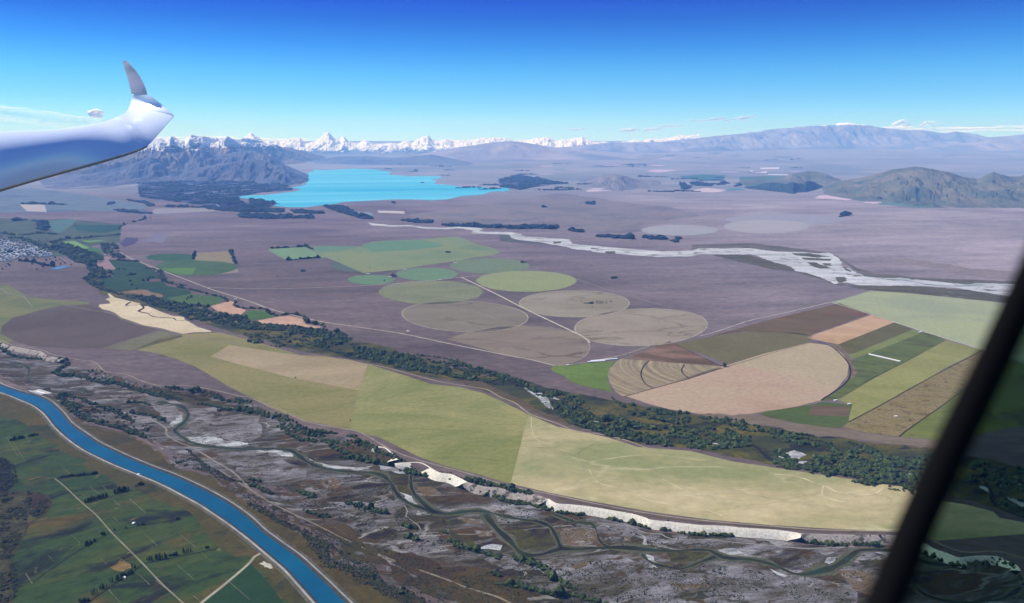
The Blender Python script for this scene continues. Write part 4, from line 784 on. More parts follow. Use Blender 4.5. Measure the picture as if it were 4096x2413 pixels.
stuff('riverside_woodland', [fill('C2 1000,200 1640,330 2100,380 2473,480 C3 250,560 300,620 0,600 C2 2250,560 2060,540 1850,480 1500,430 1250,370 1050,300', 2500, 50, .02), along('C3 0,510 120,540 240,590', 130, 14),
     along('C2 1640,300 1900,330 2100,390 2300,470 2473,490', 200, 10), fill('C3 250,620 700,680 950,850 1250,950 1500,1000 2000,1050 2473,1100 2473,1200 2100,1240 1450,1180 1100,1110 800,1020 500,840 420,740', 5600, 45, .03),
     fill('C3 1100,720 1350,800 1900,880 2473,960 2473,1100 1800,1000 1300,900', 700, 60, .12)], 4.3, 1.2, WIL, 'patchy willow wood above the golden field', 'woodland')
stuff('riverside_woodland', [fill('C4 0,1200 300,1400 600,1290 900,1330 1300,1480 1600,1560 1500,1700 1000,1600 500,1500 200,1440 0,1400', 1900, 45, .03), along('C4 750,1170 900,1220 1020,1290 1100,1350', 120, 20), along('C4 0,1060 200,1080 400,1100', 60, 8),
     fill('D4 400,20 900,60 1200,120 1550,200 1480,330 1000,280 600,210 350,150', 2200, 50, -.02), fill('C3 1900,900 2473,980 C4 300,1120 900,1230 1300,1300 1600,1400 1550,1500 900,1330 300,1200 0,1130', 1500, 50, .08), fill('D4 1700,60 2473,160 2473,640 2200,500 1900,300 1700,250', 600, 60, .1), along('C4 1450,1330 1560,1290', 40, 16)], 4.4, 1.2, WIL, 'willow wood nearest the canopy frame', 'woodland')
stuff('valley_woodland', [along('C1 0,200 60,265 150,312 300,335 450,345 560,362 690,382', 330, 13), along('C1 690,382 600,440 550,470 640,510 740,500', 260, 17), along('C1 740,500 900,540 1000,572 1200,592 1350,640 1500,682 1700,722 1780,742', 560, 16),
     along('C1 910,460 1000,500 1080,545 1060,580', 110, 14), along('C1 1350,640 1480,655 1540,700 1600,690', 120, 20), along('C1 1620,612 1800,632 1950,665 2150,712 2200,748', 170, 9), along('C1 1960,775 2100,802 2200,828', 110, 9), along('C1 2250,755 2400,772 2473,782', 90, 9), along('C1 2150,850 2300,840 2473,870', 140, 10),
     along('C1 580,700 620,760 700,830 760,880 850,930 950,970 1150,1010 1280,1052 1440,1115', 420, 15), along('C1 600,690 800,730 900,780 1100,840 1250,925 1340,962', 330, 15), along('C1 680,770 760,820', 120, 20), along('C1 1250,765 1420,775 1480,800', 60, 7), along('C1 1280,870 1500,900 1640,960', 130, 14)], 4.6, 1.2, WIL, 'willow and scrub belts on the left river flats', 'woodland')
stuff('valley_woodland', [along('C2 -20,830 150,880 300,930 400,1000 550,1062 700,1085 740,1150 850,1162 1000,1200 1150,1212 1260,1255 1350,1295 1430,1335 1500,1402 1600,1462', 1000, 14), along('C2 300,1000 480,1130 650,1152', 180, 13), along('C2 720,1080 860,1075', 40, 7), along('C2 930,1110 1000,1100 1100,1150 1190,1195', 70, 7),
     along('C2 800,1200 900,1250 1050,1300 1200,1340 1350,1380', 240, 9), along('D2 900,40 1100,70 1300,110 1500,130 1600,200', 330, 11), along('D2 1500,110 1620,200 1760,230', 170, 11), along('D2 1820,220 2040,272 2230,302 2473,330', 190, 9), along('D2 2240,300 2300,380 2473,440', 140, 20), along('D3 0,330 150,370 300,400', 130, 10), along('D3 0,450 130,500 250,500 400,540 540,565', 170, 9),
     along('D3 560,590 800,610', 50, 5), along('D3 1040,650 1300,700 1500,760', 70, 3), along('D3 1600,765 1680,765', 16, 3), along('D3 1770,790 1820,795', 12, 3), along('D3 1870,800 2030,815', 26, 3), along('D3 2070,810 2320,825', 40, 3.5), along('D4 320,890 700,915', 60, 4), along('D4 780,905 1060,920', 70, 6), along('D4 1500,1000 1830,1090 2200,1095 2400,1160', 200, 9)], 4.4, 1.2, WIL, 'willow belt under the rim track and white cliff', 'woodland')
stuff('valley_woodland', [along('D2 0,262 100,275', 50, 10), along('D2 0,310 150,380 240,405', 110, 8), along('D2 500,380 640,440', 100, 10), along('D2 570,585 640,605', 26, 7), along('D2 690,625 780,640', 50, 8), along('D2 960,500 1090,520', 60, 10), along('D2 1130,540 1340,600', 150, 8), along('D2 1520,720 1640,745', 50, 6), along('D2 1510,820 1650,850', 60, 7), along('D2 1880,760 1960,810', 20, 6),
     along('D2 1970,860 2100,930 2300,990 2473,1030', 300, 9), along('D3 0,1290 200,1320 380,1362 560,1420 700,1400 850,1450 1000,1483', 280, 9), along('D3 120,1040 400,1120 480,1190', 160, 14), along('D3 480,1200 700,1330', 90, 12), along('D2 2400,1180 2473,1220', 30, 10)], 4.0, 1.25, WIL, 'scattered willow clumps on the lower river flats', 'woodland')
stuff('riverside_scrub', [along('D1 1700,120 1950,70 2100,210 2300,270 2473,300', 300, 12), along('D1 1850,-40 2050,130 2250,250 2400,290', 330, 10), along('D2 0,500 120,570 300,680 450,740 600,840 700,930 760,1040', 900, 14), along('D2 700,880 850,950 1080,1100', 260, 7), along('D2 620,850 720,1000 780,1090 900,1120 1100,1190 1250,1290 1400,1380 1600,1483', 1300, 22),
     along('D2 1120,1130 1220,1210 1300,1300 1500,1370 1720,1470', 500, 12), fill('D1 270,380 480,450 490,560 340,640 280,600', 260, 30, -.1), fill('D1 0,400 270,400 260,700 0,760', 500, 40, .0), fill('D1 0,760 230,760 120,1060 90,1483 0,1483', 700, 60, -.05), fill('D1 -60,40 60,60 150,300 60,370 -60,370', 800, 60, -.3),
     along('D1 60,70 140,150 165,320', 60, 6), along('D1 140,1080 155,1300 130,1450', 90, 8), fill('C1 1720,1300 2200,1483 D1 2473,340 2100,190 1750,130', 300, 30, .1), along('C1 0,195 200,260 450,330', 60, 10)], 2.1, 1.0, SCR, 'low grey green scrub lining the terrace edge by the canal', 'scrub')
stuff('scrub_bushes', [fill('D2 -300,190 0,380 620,720 1150,900 1900,1100 2473,1200 D3 400,1483 0,1700 D2 1700,1483 1250,1280 850,1080 600,800 100,520 -300,300', 5200, 60, -.2), fill('D3 0,1050 1300,1060 2473,1150 D4 900,1483 D3 0,1483', 3800, 40, .0), fill('D2 600,100 1500,300 1600,700 1000,600 700,450', 1200, 40, .05), fill('D2 0,300 700,480 1500,600 1900,800 2473,1100 1900,1000 1200,900 600,600', 1600, 40, .0), fill('C1 700,450 1200,600 1700,760 1500,900 900,700 500,600', 900, 40, .0), fill('D3 0,500 900,700 1500,800 2473,900 2473,950 1200,930 0,720', 900, 30, .05),
     fill('C1 1700,1000 2473,1000 C2 300,1250 D2 300,300 0,200 C1 2000,1300', 500, 40, .05), fill('D4 300,820 1250,840 1250,940 700,930 330,890', 260, 20, -.1), fill('D3 1000,560 2473,760 2473,820 1500,760', 60, 20, .1), fill('D4 0,980 900,1000 1200,1300 600,1483 0,1200', 500, 30, .05), fill('C1 1100,890 1640,1000 1500,1180 1300,1000', 260, 30, -.05)], 1.25, .9, SCR, 'tiny dark bushes dotted over the brown flats', 'bushes')
stuff('valley_woodland', [fill('C1 600,700 1300,880 1500,1000 1430,1100 1100,1000 800,950', 260, 40, .05)], 3.2, 1.0, SCR, 'thin scrub between the two left willow belts', 'scrub')
# far plantations
FP = []
for q, n in (('F 340,452 500,441 620,436 700,450 718,468 640,474 585,484 600,500 680,500 660,510 560,515 500,505 420,495 345,485', 4200), ('A2 0,980 240,1015 245,1025 90,1050 0,1068', 420), ('A2 -450,1075 0,1072 350,1085 320,1115 0,1112 -300,1100', 600), ('A2 400,1090 720,1110 700,1130 450,1122', 260),
             ('A2 -100,1130 600,1155 640,1177 400,1172 150,1182 -100,1162', 520), ('A2 740,1050 900,1050 1015,1090 990,1110 1100,1145 1222,1160 1212,1182 1100,1177 950,1132 780,1080', 560), ('A2 1490,1192 1590,1190 1580,1210', 60), ('A2 1610,1200 1800,1205 1800,1222 1620,1216', 140), ('A2 1900,1240 2100,1240 2473,1250 2473,1268 2200,1262 1990,1256', 260),
             ('A3 0,780 200,742 430,782 500,802 690,826 540,836 400,850 200,892 100,872 0,862', 1300), ('A3 1770,812 1900,862 1870,886 1800,886', 160), ('A3 1890,826 1940,810 2130,836 2100,856 1900,850', 240), ('A3 2310,862 2370,826 2386,850', 60), ('A3 2150,830 2232,820 2232,838 2150,846', 60),
             ('A4 1145,985 1250,950 1350,928 1440,942 1400,980 1300,1000 1200,990', 240), ('A3 40,1260 240,1246 580,1256 570,1276 80,1276', 420), ('A3 700,1292 820,1300 815,1312 720,1304', 60), ('A3 950,1352 1085,1350 1060,1362', 50), ('A3 1100,1350 1290,1350 1290,1374 1110,1370', 120), ('A3 1420,1360 1612,1368 1600,1386 1480,1380', 110),
             ('A3 1670,1392 1745,1400 1735,1410', 26), ('A3 1740,1364 1795,1372 1760,1380', 20), ('A3 850,1020 930,1010 935,1042 880,1030 850,1034', 60), ('A3 410,1062 445,1058 440,1068', 12), ('A4 890,1158 980,1128 985,1134 895,1164', 30), ('A2 1410,1008 1440,1024 1425,1028', 14), ('A3 300,585 560,583 500,590', 50), ('A3 1200,645 1330,632 1500,640 1300,652', 80), ('A3 2040,530 2220,526 2150,536', 60), ('A3 1600,552 1760,545 1700,552', 40),
             ('B1 200,38 660,44 660,52 240,46', 60), ('B1 130,200 260,194 255,208 140,210', 30), ('B1 1060,50 1090,22 1150,25 1100,52', 40), ('B1 1130,100 1250,105 1450,130 1560,140 1380,136 1200,120', 120), ('B1 2340,150 2390,135 2473,150 2473,178 2400,176', 60), ('B1 330,205 460,215 470,310 400,300 370,240', 100), ('B1 1250,0 1440,20 1530,50 1480,72 1440,40 1300,14', 130), ('B1 1640,60 2150,75 2100,78 1650,72', 110)):
    FP.append(fill(q, int(n * (1.15 if n > 1000 else 1)), 520, -.05) if n > 1000 else fill(q, n))
rb = random.Random(12)
for i in range(46):
    x, y = rb.uniform(1500, 4000), rb.uniform(618, 770); w_ = rb.uniform(20, 120) * (y - 540) / 150
    if 3180 < x < 4096 and y > 660: continue
    FP.append(along('F %f,%f %f,%f' % (x / 1.62604, y / 1.62604, (x + w_) / 1.62604, (y + rb.uniform(-4, 4)) / 1.62604), int(w_ * .5), 90))
o = stuff('plantation_forest', [p for p in FP], 26, .62, FAR, 'dark blue conifer plantations around the lake and basin', 'forest')
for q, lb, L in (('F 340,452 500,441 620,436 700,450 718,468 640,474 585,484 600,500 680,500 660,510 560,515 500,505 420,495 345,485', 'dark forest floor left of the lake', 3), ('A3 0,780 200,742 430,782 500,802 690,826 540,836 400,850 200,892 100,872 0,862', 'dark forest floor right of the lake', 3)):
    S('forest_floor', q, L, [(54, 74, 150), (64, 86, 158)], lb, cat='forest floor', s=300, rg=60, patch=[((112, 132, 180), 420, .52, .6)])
S('clearing', 'F 440,480 520,463 620,455 640,462 560,478 480,482', 5, [(112, 134, 180), (124, 144, 184)], 'pale grassy clearing inside the dark forest', s=300, rg=40)

for i in range(16):
    x, y = rb.uniform(2100, 4000), rb.uniform(612, 720); w_ = rb.uniform(25, 80)
    if 3300 < x and y > 660: continue
    sheet('field', [(x, y), (x + w_, y - 1.5), (x + w_ * 1.2, y + 2.5), (x + w_ * .3, y + 3.5)], 3, [rb.choice([(196, 188, 214), (140, 165, 200), (180, 178, 210)])] * 2, 'thin pale field sliver far across the basin', s=600)['group'] = 'pale field slivers of the far basin'
# ------------------------------------------------------------------ hedges
def hedge(q, w_, h, label, n=None):
    C = np.array(smooth_line([gp(x, y) for x, y in px(q)], 8)); s = np.r_[0, np.cumsum(np.linalg.norm(np.diff(C, axis=0), axis=1))]
    n = n or int(s[-1] / (w_ * .55)); t = np.linspace(0, s[-1], n)
    P = np.stack([np.interp(t, s, C[:, 0]), np.interp(t, s, C[:, 1])], -1) + rng.normal(0, w_ * .1, (n, 2))
    o = scatter_mesh('hedge', P, w_ / 2, h / (w_ / 2) / 1.05, CON)
    tagp(o, label, 'hedge', None, None)
for q, w_, h, lb in (('B2 220,235 540,218', 20, 16, 'dark hedge along the back of the bright green square'), ('B2 545,212 622,246', 20, 14, 'short slanting hedge at the corner of the green square'), ('B2 360,352 690,328', 20, 15, 'dark hedge along the front of the green square'),
                     ('B1 1912,595 1930,522', 16, 13, 'left hedge of the tan field by the green circles'), ('B1 2278,505 2332,636', 22, 16, 'right hedge of the tan field by the green circles'), ('B1 205,607 330,620 440,650 540,660', 26, 18, 'dark hedge between the town and the pond'),
                     ('B1 1465,805 1470,785', 16, 14, 'short hedge on the purple brown strip'), ('D1 620,236 960,200', 9, 6, 'low hedge at the top of the near pasture')):
    hedge(q, w_, h, lb)

# ------------------------------------------------------------------ trees one can count
def make_tree(name, kind, h, r, mat, seed):
    root = empty(name); rnd = random.Random(seed)
    bm = bmesh.new()
    def limb(a, b, r0, r1, n=7):
        a, b = Vector(a), Vector(b); ax = (b - a).normalized(); u = ax.orthogonal().normalized(); v = ax.cross(u); rings = []
        for p, rr in ((a, r0), (b, r1)): rings.append([bm.verts.new(p + (u * math.cos(2 * math.pi * k / n) + v * math.sin(2 * math.pi * k / n)) * rr) for k in range(n)])
        for k in range(n): bm.faces.new((rings[0][k], rings[0][(k + 1) % n], rings[1][(k + 1) % n], rings[1][k]))
        bm.faces.new(rings[1])
    limb((0, 0, -.5), (0, 0, h * .45), .45, .28); limb((0, 0, h * .45), (.2, .1, h * .9), .28, .08)
    for k in range(5):
        a = k * 1.3; limb((0, 0, h * (.22 + .1 * k)), (math.cos(a) * r * .6, math.sin(a) * r * .6, h * (.42 + .09 * k)), .14, .04)
    me = bpy.data.meshes.new('trunk'); bm.to_mesh(me); bm.free(); me.materials.append(BARK)
    o = bpy.data.objects.new('trunk', me); COL.objects.link(o); o.parent = root
    V, F = [], []; n0 = 0
    for k in range(46 if kind != 'poplar' else 40):
        z = rnd.uniform(.14, .98); a = rnd.uniform(0, 6.28)
        if kind == 'round': rad = r * math.sqrt(max(0, 1 - ((z - .55) / .47) ** 2)) * rnd.uniform(.35, .95)
        elif kind == 'poplar': rad = r * (1 - abs(z - .4) ** 1.6) * rnd.uniform(.1, .7) * (1.25 - z)
        else: rad = r * (1.05 - z) * rnd.uniform(.2, .95)
        s = (.30 if kind == 'round' else .27) * r * rnd.uniform(.7, 1.3) * (1.2 if kind == 'poplar' else 1)
        B = BL[rnd.randrange(len(BL))]; q = B * [s, s, s * .8] + [math.cos(a) * rad, math.sin(a) * rad, z * h - s]
        V.append(q); F.append(IF + n0); n0 += len(B)
    me = fast_mesh('crown', np.vstack(V), np.vstack(F), False); me.materials.append(mat)
    o = bpy.data.objects.new('crown', me); COL.objects.link(o); o.parent = root
    return root
BARK = gmat('bark', [(.08, .065, .05), (.13, .11, .09)], s=1.5, fine=0)
TREES = {'pine': [make_tree('pine_tree', 'cone', 15, 5.0, CON, 3), make_tree('pine_tree', 'cone', 13, 4.6, CON, 5)],
         'poplar': [make_tree('poplar_tree', 'poplar', 17, 3.4, CON, 7)],
         'round': [make_tree('round_tree', 'round', 10, 5.2, WIL, 9), make_tree('round_tree', 'round', 8.5, 4.6, CON, 11)]}
USED = set()
def plant(kind, x, y, label, group, sc=1.0, jit=0.0):
    src = random.choice(TREES[kind])
    if src.name in USED:
        r = src.copy(); COL.objects.link(r)
        for ch in src.children:
            c = ch.copy(); COL.objects.link(c); c.parent = r
    else: r = src; USED.add(src.name)
    p = gp(x, y); q = (p[0] + random.uniform(-jit, jit), p[1] + random.uniform(-jit, jit))
    r.location = (q[0], q[1], float(zg(np.array([q[0]]), np.array([q[1]]), 2)[0]))
    s = sc * random.uniform(.8, 1.2); r.scale = (s * random.uniform(.9, 1.1), s, s * random.uniform(.85, 1.15)); r.rotation_euler = (0, 0, random.uniform(0, 6.28))
    tagp(r, label, 'tree', group)
def row(kind, q, n, label, group, sc=1.0, jit=2.0):
    P = px(q)
    if len(P) == 1: P = P * 2
    s = np.r_[0, np.cumsum([math.dist(a, b) for a, b in zip(P[:-1], P[1:])])]
    for i in range(n):
        t = s[-1] * i / max(1, n - 1); plant(kind, np.interp(t, s, [p[0] for p in P]), np.interp(t, s, [p[1] for p in P]), label, group, sc, jit)
for kind, q, n, lb, gr, sc, jit in (
    ('pine', 'D1 838,490 1060,428', 16, 'dark pine in the long straight shelterbelt left of the canal', 'pines of the long straight shelterbelt', 1.05, 1.5),
    ('pine', 'D1 1172,388 1268,368', 9, 'tall dark pine in the short block up the slope from the long shelterbelt', 'pines of the short shelterbelt block', 1.2, 2),
    ('pine', 'D1 1130,402 1160,395', 3, 'pine between the long shelterbelt and the short block', 'pines between the two shelterbelts', .95, 2),
    ('round', 'D1 605,240 960,206', 15, 'small tree in the thin row at the top of the near pasture', 'trees of the thin top row', .6, 2),
    ('round', 'D1 1378,318 1425,316', 4, 'dark round tree in the lone clump beside the canal', 'clump beside the canal', 1.0, 4), ('round', 'D1 1345,330', 1, 'single small dark tree left of the canal clump', None, .7, 0),
    ('round', 'D1 1745,655 1760,652', 3, 'dark tree at the right end of the third fence line', 'trees ending the third fence line', .9, 3), ('round', 'D1 1360,718 1430,708', 5, 'bushy tree in the middle of the third fence line', 'trees in the middle of the third fence line', .7, 2),
    ('round', 'D1 1133,758', 1, 'small round bush by the farm track on the third fence line', None, .55, 0), ('round', 'D1 1248,742', 1, 'small round bush right of the farm track on the third fence line', None, .55, 0),
    ('pine', 'D1 850,912 935,875', 8, 'dark tree of the clump on the fourth fence line', 'clump on the fourth fence line', .95, 3), ('round', 'D1 1008,808 1030,802', 4, 'round dark tree below the farm track crossing', 'trees below the track crossing', .9, 3),
    ('poplar', 'D1 1460,1066 1512,1056', 5, 'dark poplar at the left end of the fifth fence line', 'poplars at the left of the fifth fence line', .9, 2), ('poplar', 'D1 1532,1052 1655,1036', 12, 'dark poplar of the main group on the fifth fence line', 'main group on the fifth fence line', .9, 3),
    ('round', 'D1 1680,1016 1752,1006', 6, 'round tree of the middle clump on the fifth fence line', 'middle clump on the fifth fence line', .9, 3), ('poplar', 'D1 1812,990 1845,984', 4, 'poplar in the pair right of the middle clump', 'poplars right of the middle clump', .85, 2),
    ('poplar', 'D1 1865,976 1895,972', 3, 'poplar nearest the right bend of the fifth fence line', 'poplars near the right bend', .85, 2), ('round', 'D1 2045,938 2060,936', 2, 'round tree at the right end of the fifth fence line', 'right end of the fifth fence line', .9, 2),
    ('poplar', 'D1 1300,1128 1342,1140', 4, 'poplar just left of the track crossing at the bottom', 'poplars left of the lower crossing', .8, 3), ('round', 'D1 1190,1212 1290,1190', 9, 'bushy tree beside the orange straw patch', 'trees beside the straw patch', 1.0, 5),
    ('poplar', 'D1 1100,1275 1190,1248', 9, 'poplar below the orange straw patch', 'poplars below the straw patch', .9, 4), ('poplar', 'D1 985,1350 1048,1334', 6, 'spaced poplar with a long shadow near the bottom', 'spaced poplars near the bottom', .8, 2), ('poplar', 'D1 910,1405 965,1372', 4, 'lower spaced poplar close to the bottom edge', 'lower spaced poplars', .8, 2),
    ('round', 'D1 785,1472 872,1458', 7, 'bushy tree at the very bottom of the pasture', 'trees at the bottom edge', .9, 3),
    ('round', 'C1 112,1145 240,1118', 9, 'dark tree of the left clump near the left edge of the pasture', 'left clump near the pasture edge', 1.2, 3), ('round', 'C1 288,1106 372,1088', 6, 'dark tree of the right clump near the left edge of the pasture', 'right clump near the pasture edge', 1.0, 2),
    ('round', 'B2 512,462 545,462', 5, 'dark tree in the lone clump on the brown plain below the green square', 'lone clump below the green square', 1.9, 8), ('round', 'B2 1938,275 1975,275', 5, 'dark tree in the clump on the large green circles', 'clump on the large green circles', 1.9, 6),
    ('pine', 'B2 1402,515 1445,515', 7, 'dark tree beside the farmyard between the green circles', 'trees beside the farmyard', 1.7, 10), ('round', 'B3 208,376 252,376', 5, 'dark tree in the clump on the grey green circle', 'clump on the grey green circle', 1.9, 6),
    ('round', 'B3 1105,532 1150,528', 6, 'dark tree in the lone clump under the braided river', 'lone clump under the braided river', 1.8, 8), ('round', 'B3 880,780 925,778', 8, 'dark tree in the dense left part of the wood in the beige circle', 'dense wood in the beige circle', 1.25, 10),
    ('poplar', 'B3 935,778 1040,776', 12, 'dark spire tree in the right part of the wood in the beige circle', 'spire trees in the beige circle', 1.1, 12), ('round', 'B3 835,780 875,778', 4, 'low tree at the left end of the wood in the beige circle', 'left end of the beige circle wood', .8, 5)):
    row(kind, q, n, lb, gr, sc, jit)
for kind, q, lb, sc in (('poplar', 'B2 275,520', 'single tiny tree far left on the brown plain', 1.0), ('poplar', 'B2 1115,515', 'single tree at the top of the small bright circle', 1.3), ('poplar', 'B2 1185,432', 'single tree at the foot of the large green circles', 1.2), ('round', 'B2 1328,556', 'single tree at the bottom right of the small bright circle', 1.2),
    ('poplar', 'B2 762,342', 'single tree below the corner of the green square', 1.1), ('poplar', 'B2 884,348', 'single tree by the thin track', 1.0), ('round', 'B3 1187,542', 'small tree right of the lone clump under the braided river', .9), ('round', 'B3 1388,493', 'tiny tree alone on the plain under the river', .9),
    ('poplar', 'B3 909,413', 'tiny tree alone right of the grey green circle', 1.0), ('poplar', 'B3 805,766', 'single spire tree left of the beige circle wood', 1.0), ('round', 'B3 1097,762', 'single tree right of the beige circle wood', 1.1), ('poplar', 'B3 912,820', 'single tree below the beige circle wood', 1.0), ('round', 'B3 1090,808', 'tiny bush below right of the beige circle wood', .6), ('round', 'B3 2030,694', 'tiny tree alone right of the beige circles', .8),
    ('round', 'C2 450,526', 'small dark bush on the edge of the long tan field', .9), ('round', 'C3 2220,412', 'round green bush at the centre of the striped sector', 2.0), ('round', 'C2 993,948', 'tiny bush on the border of the olive fields', .6)):
    row(kind, q, 1, lb, None, sc, 0)
for i, (x, y) in enumerate(((458, 602), (492, 592), (545, 576), (555, 606), (592, 594), (620, 610), (600, 642), (640, 630), (365, 692), (318, 640), (430, 668), (415, 655), (706, 646), (60, 665), (95, 655), (25, 690), (80, 640))):
    row('round', 'B1 %d,%d' % (x, y), 1, 'dark round tree on the open grass between town and pond', 'trees on the grass below the town', 1.7, 0)
for i, (x, y) in enumerate(((1160, 690), (1185, 688), (1210, 688), (1232, 690), (1275, 742), (1300, 735), (1320, 742), (1285, 808), (1300, 806), (1480, 772), (1500, 770), (1520, 772), (1410, 800), (1430, 802), (1860, 970), (1890, 968), (1850, 990), (1340, 885), (1300, 845))):
    row('round', 'B1 %d,%d' % (x, y), 1, 'dark tree standing in a small clump on the deep green river pasture', 'clumps on the river pasture', 1.7, 6)

# ------------------------------------------------------------------ buildings
def flatm(name, c, r=.6):
    m, t, b = newmat(name); b.inputs['Roughness'].default_value = r
    f = noi(t, pos(t), 1 / 3, 3); t.links.new(ramp_(t, f, [(.3, tuple(v * .85 for v in c)), (.7, c)]), b.inputs['Base Color']); return m
def make_building(name, L_, W_, H, wall, roof, pitch=.35):
    root = empty(name); x, y = L_ / 2, W_ / 2
    mesh_obj('wall', [(sx * x, sy * y, z) for z in (-1, H) for sx, sy in ((-1, -1), (1, -1), (1, 1), (-1, 1))] + [(-x, 0, H + y * pitch * .97), (x, 0, H + y * pitch * .97)],
             [(0, 1, 5, 4), (2, 3, 7, 6), (1, 2, 6, 9, 5), (3, 0, 4, 8, 7)], wall, root)
    e = .5; r = H + y * pitch
    mesh_obj('roof', [(sx * (x + e), sy * (y + e), H - .1 + dz) for dz in (0, .25) for sx in (-1, 1) for sy in (-1, 1)] + [(sx * (x + e), 0, r + dz) for dz in (.05, .3) for sx in (-1, 1)],
             [(4, 6, 11, 10), (7, 5, 10, 11), (0, 8, 9, 2), (1, 3, 9, 8), (0, 2, 6, 4), (3, 1, 5, 7), (0, 4, 10, 8), (1, 8, 10, 5), (2, 9, 11, 6), (3, 7, 11, 9)], roof, root)
    return root
WALLM = flatm('house_wall', (.55, .53, .5))
HS = [make_building('house', 20, 13, 4, WALLM, flatm('white_roof', (.75, .77, .8))), make_building('house', 18, 12, 4, WALLM, flatm('grey_roof', (.32, .34, .38))), make_building('house', 19, 11, 4, flatm('pale_wall', (.7, .7, .7)), flatm('blue_roof', (.42, .5, .62)))]
HLB = [('white roofed house in the dense far town at the left edge', 'white roofed houses of the town'), ('grey roofed house in the dense far town at the left edge', 'grey roofed houses of the town'), ('pale blue roofed house in the dense far town at the left edge', 'blue roofed houses of the town')]
S('town_ground', 'B1 -900,330 0,335 80,355 150,395 230,425 300,435 430,490 540,530 530,560 380,575 200,565 100,615 0,615 -900,640', 3, [(84, 100, 128), (104, 116, 138)], 'grassy ground between the town houses', cat='town ground', s=120, fine=.25, fs=30, rg=20)
HP = fill('B1 0,395 60,400 150,420 230,430 300,445 430,500 520,530 510,552 380,565 200,555 100,605 0,610', 900)
keep = []
for p in HP:
    if all((p[0] - q[0]) ** 2 + (p[1] - q[1]) ** 2 > 24 ** 2 for q in keep): keep.append(p)
    if len(keep) >= 280: break
first = [True] * 3
for p in keep:
    k = random.choice((0, 0, 1, 2))
    if first[k]: r = HS[k]; first[k] = False
    else:
        r = HS[k].copy(); COL.objects.link(r)
        for ch in HS[k].children: c = ch.copy(); COL.objects.link(c); c.parent = r
    r.location = (p[0], p[1], float(zg(np.array([p[0]]), np.array([p[1]]), 4)[0])); r.rotation_euler = (0, 0, random.choice((.2, .2 + 1.57, .5, 1.1)))
    tagp(r, HLB[k][0], 'house', HLB[k][1])
stuff('town_trees', [fill('B1 -400,335 80,355 230,425 430,490 540,530 380,575 200,565 0,615 -400,600', 420, 50, -.05)], 8, 1.1, WIL, 'dark garden trees between the town houses', 'trees')
WR = flatm('white_metal', (.78, .78, .78), .4)
def put(name, L_, W_, H, a, b_, label, cat, wall=WALLM, roof=WR):
    p, q = gp(*px(a)[0]), gp(*px(b_)[0]); m_ = (p + q) / 2; ln = np.linalg.norm((q - p)[:2]) if L_ is None else L_
    r = make_building(name, ln, W_, H, wall, roof)
    r.location = (m_[0], m_[1], float(zg(np.array([m_[0]]), np.array([m_[1]]), 4)[0])); r.rotation_euler = (0, 0, math.atan2(q[1] - p[1], q[0] - p[0]))
    tagp(r, label, cat)
put('long_shed', None, 12, 4, 'B3 870,1360', 'B3 1040,1350', 'lower of the two long white sheds by the bright green corner', 'shed')
put('long_shed', None, 12, 4, 'B3 900,1352', 'B3 1160,1328', 'upper and longer of the two white sheds by the bright green corner', 'shed')
put('long_shed', None, 11, 4, 'B4 940,1284', 'B4 1250,1356', 'very long white shed lying in the dark green strip', 'shed')
for a, b_, lb in (('B2 1150,488', 'B2 1185,487', 'small white shed above the small bright circle'), ('B2 1520,448', 'B2 1550,446', 'small white shed on the upper brown strip'), ('B2 2015,379', 'B2 2045,378', 'small white shed left of the grey green circle'), ('B2 1870,545', 'B2 1900,544', 'small white shed beside the straight white road'),
                  ('B3 655,1392', 'B3 680,1390', 'tiny white shed on the bright green corner field'), ('B4 1430,1066', 'B4 1465,1058', 'white shed near the diagonal white road'), ('C4 592,752', 'C4 622,748', 'left white shed above the ploughed plot'), ('C4 728,788', 'C4 756,784', 'right white shed above the ploughed plot'), ('C4 1190,909', 'C4 1216,908', 'white shed on the rough brown strip'),
                  ('B1 2318,985', 'B1 2342,984', 'white farmhouse above the left pink field'), ('B2 1365,520', 'B2 1400,518', 'pale farmhouse beside the trees between green circles'), ('D1 1364,217', 'D1 1378,221', 'white van sized shed on the canal road'), ('D1 1315,700', 'D1 1332,703', 'white trough shed near the third fence line'), ('B1 1025,548', 'B1 1050,546', 'grey barn at the pink bare field'),
                  ('D1 1228,1240', 'D1 1240,1236', 'tiny white shed by the bottom fence line')):
    put('farm_shed', None, 9, 3.5, a, b_, lb, 'shed')
# control gate between the canal and the river
ga, gb = gp(*px('C1 262,668')[0]), gp(*px('C1 392,706')[0]); gd = (gb - ga); gl = float(np.linalg.norm(gd[:2])); gc = (ga + gb) / 2
CONC = flatm('concrete', (.42, .41, .38), .8); DARK = flatm('dark_steel', (.05, .05, .055), .5)
root = empty('control_gate', (gc[0], gc[1], GZ)); root.rotation_euler = (0, 0, math.atan2(gd[1], gd[0]))
def bx(name, x0, x1, y0, y1, z0, z1, mat, par):
    return mesh_obj(name, [(x, y, z) for z in (z0, z1) for x, y in ((x0, y0), (x1, y0), (x1, y1), (x0, y1))], [(3, 2, 1, 0), (4, 5, 6, 7), (0, 1, 5, 4), (1, 2, 6, 5), (2, 3, 7, 6), (3, 0, 4, 7)], mat, par)
bx('deck', -gl / 2, gl / 2, 8, 18, 4.5, 5.6, CONC, root)
for i in range(6): x = -gl / 2 + gl * i / 5; bx('pier', x - 1.2, x + 1.2, -2, 24, -4, 4.4 if i else 4.4, CONC, root)
for i in range(5): x = -gl / 2 + gl * (i + .5) / 5; bx('gate_leaf', x - gl / 10 + 1.3, x + gl / 10 - 1.3, 3, 4, -4, 3.4, DARK, root)
bx('machine_roof', -gl * .1, gl * .5, 20, 30, 6, 7.2, WR, root); bx('apron', -gl / 2, gl / 2, 25, 60, -5, .9, CONC, root)
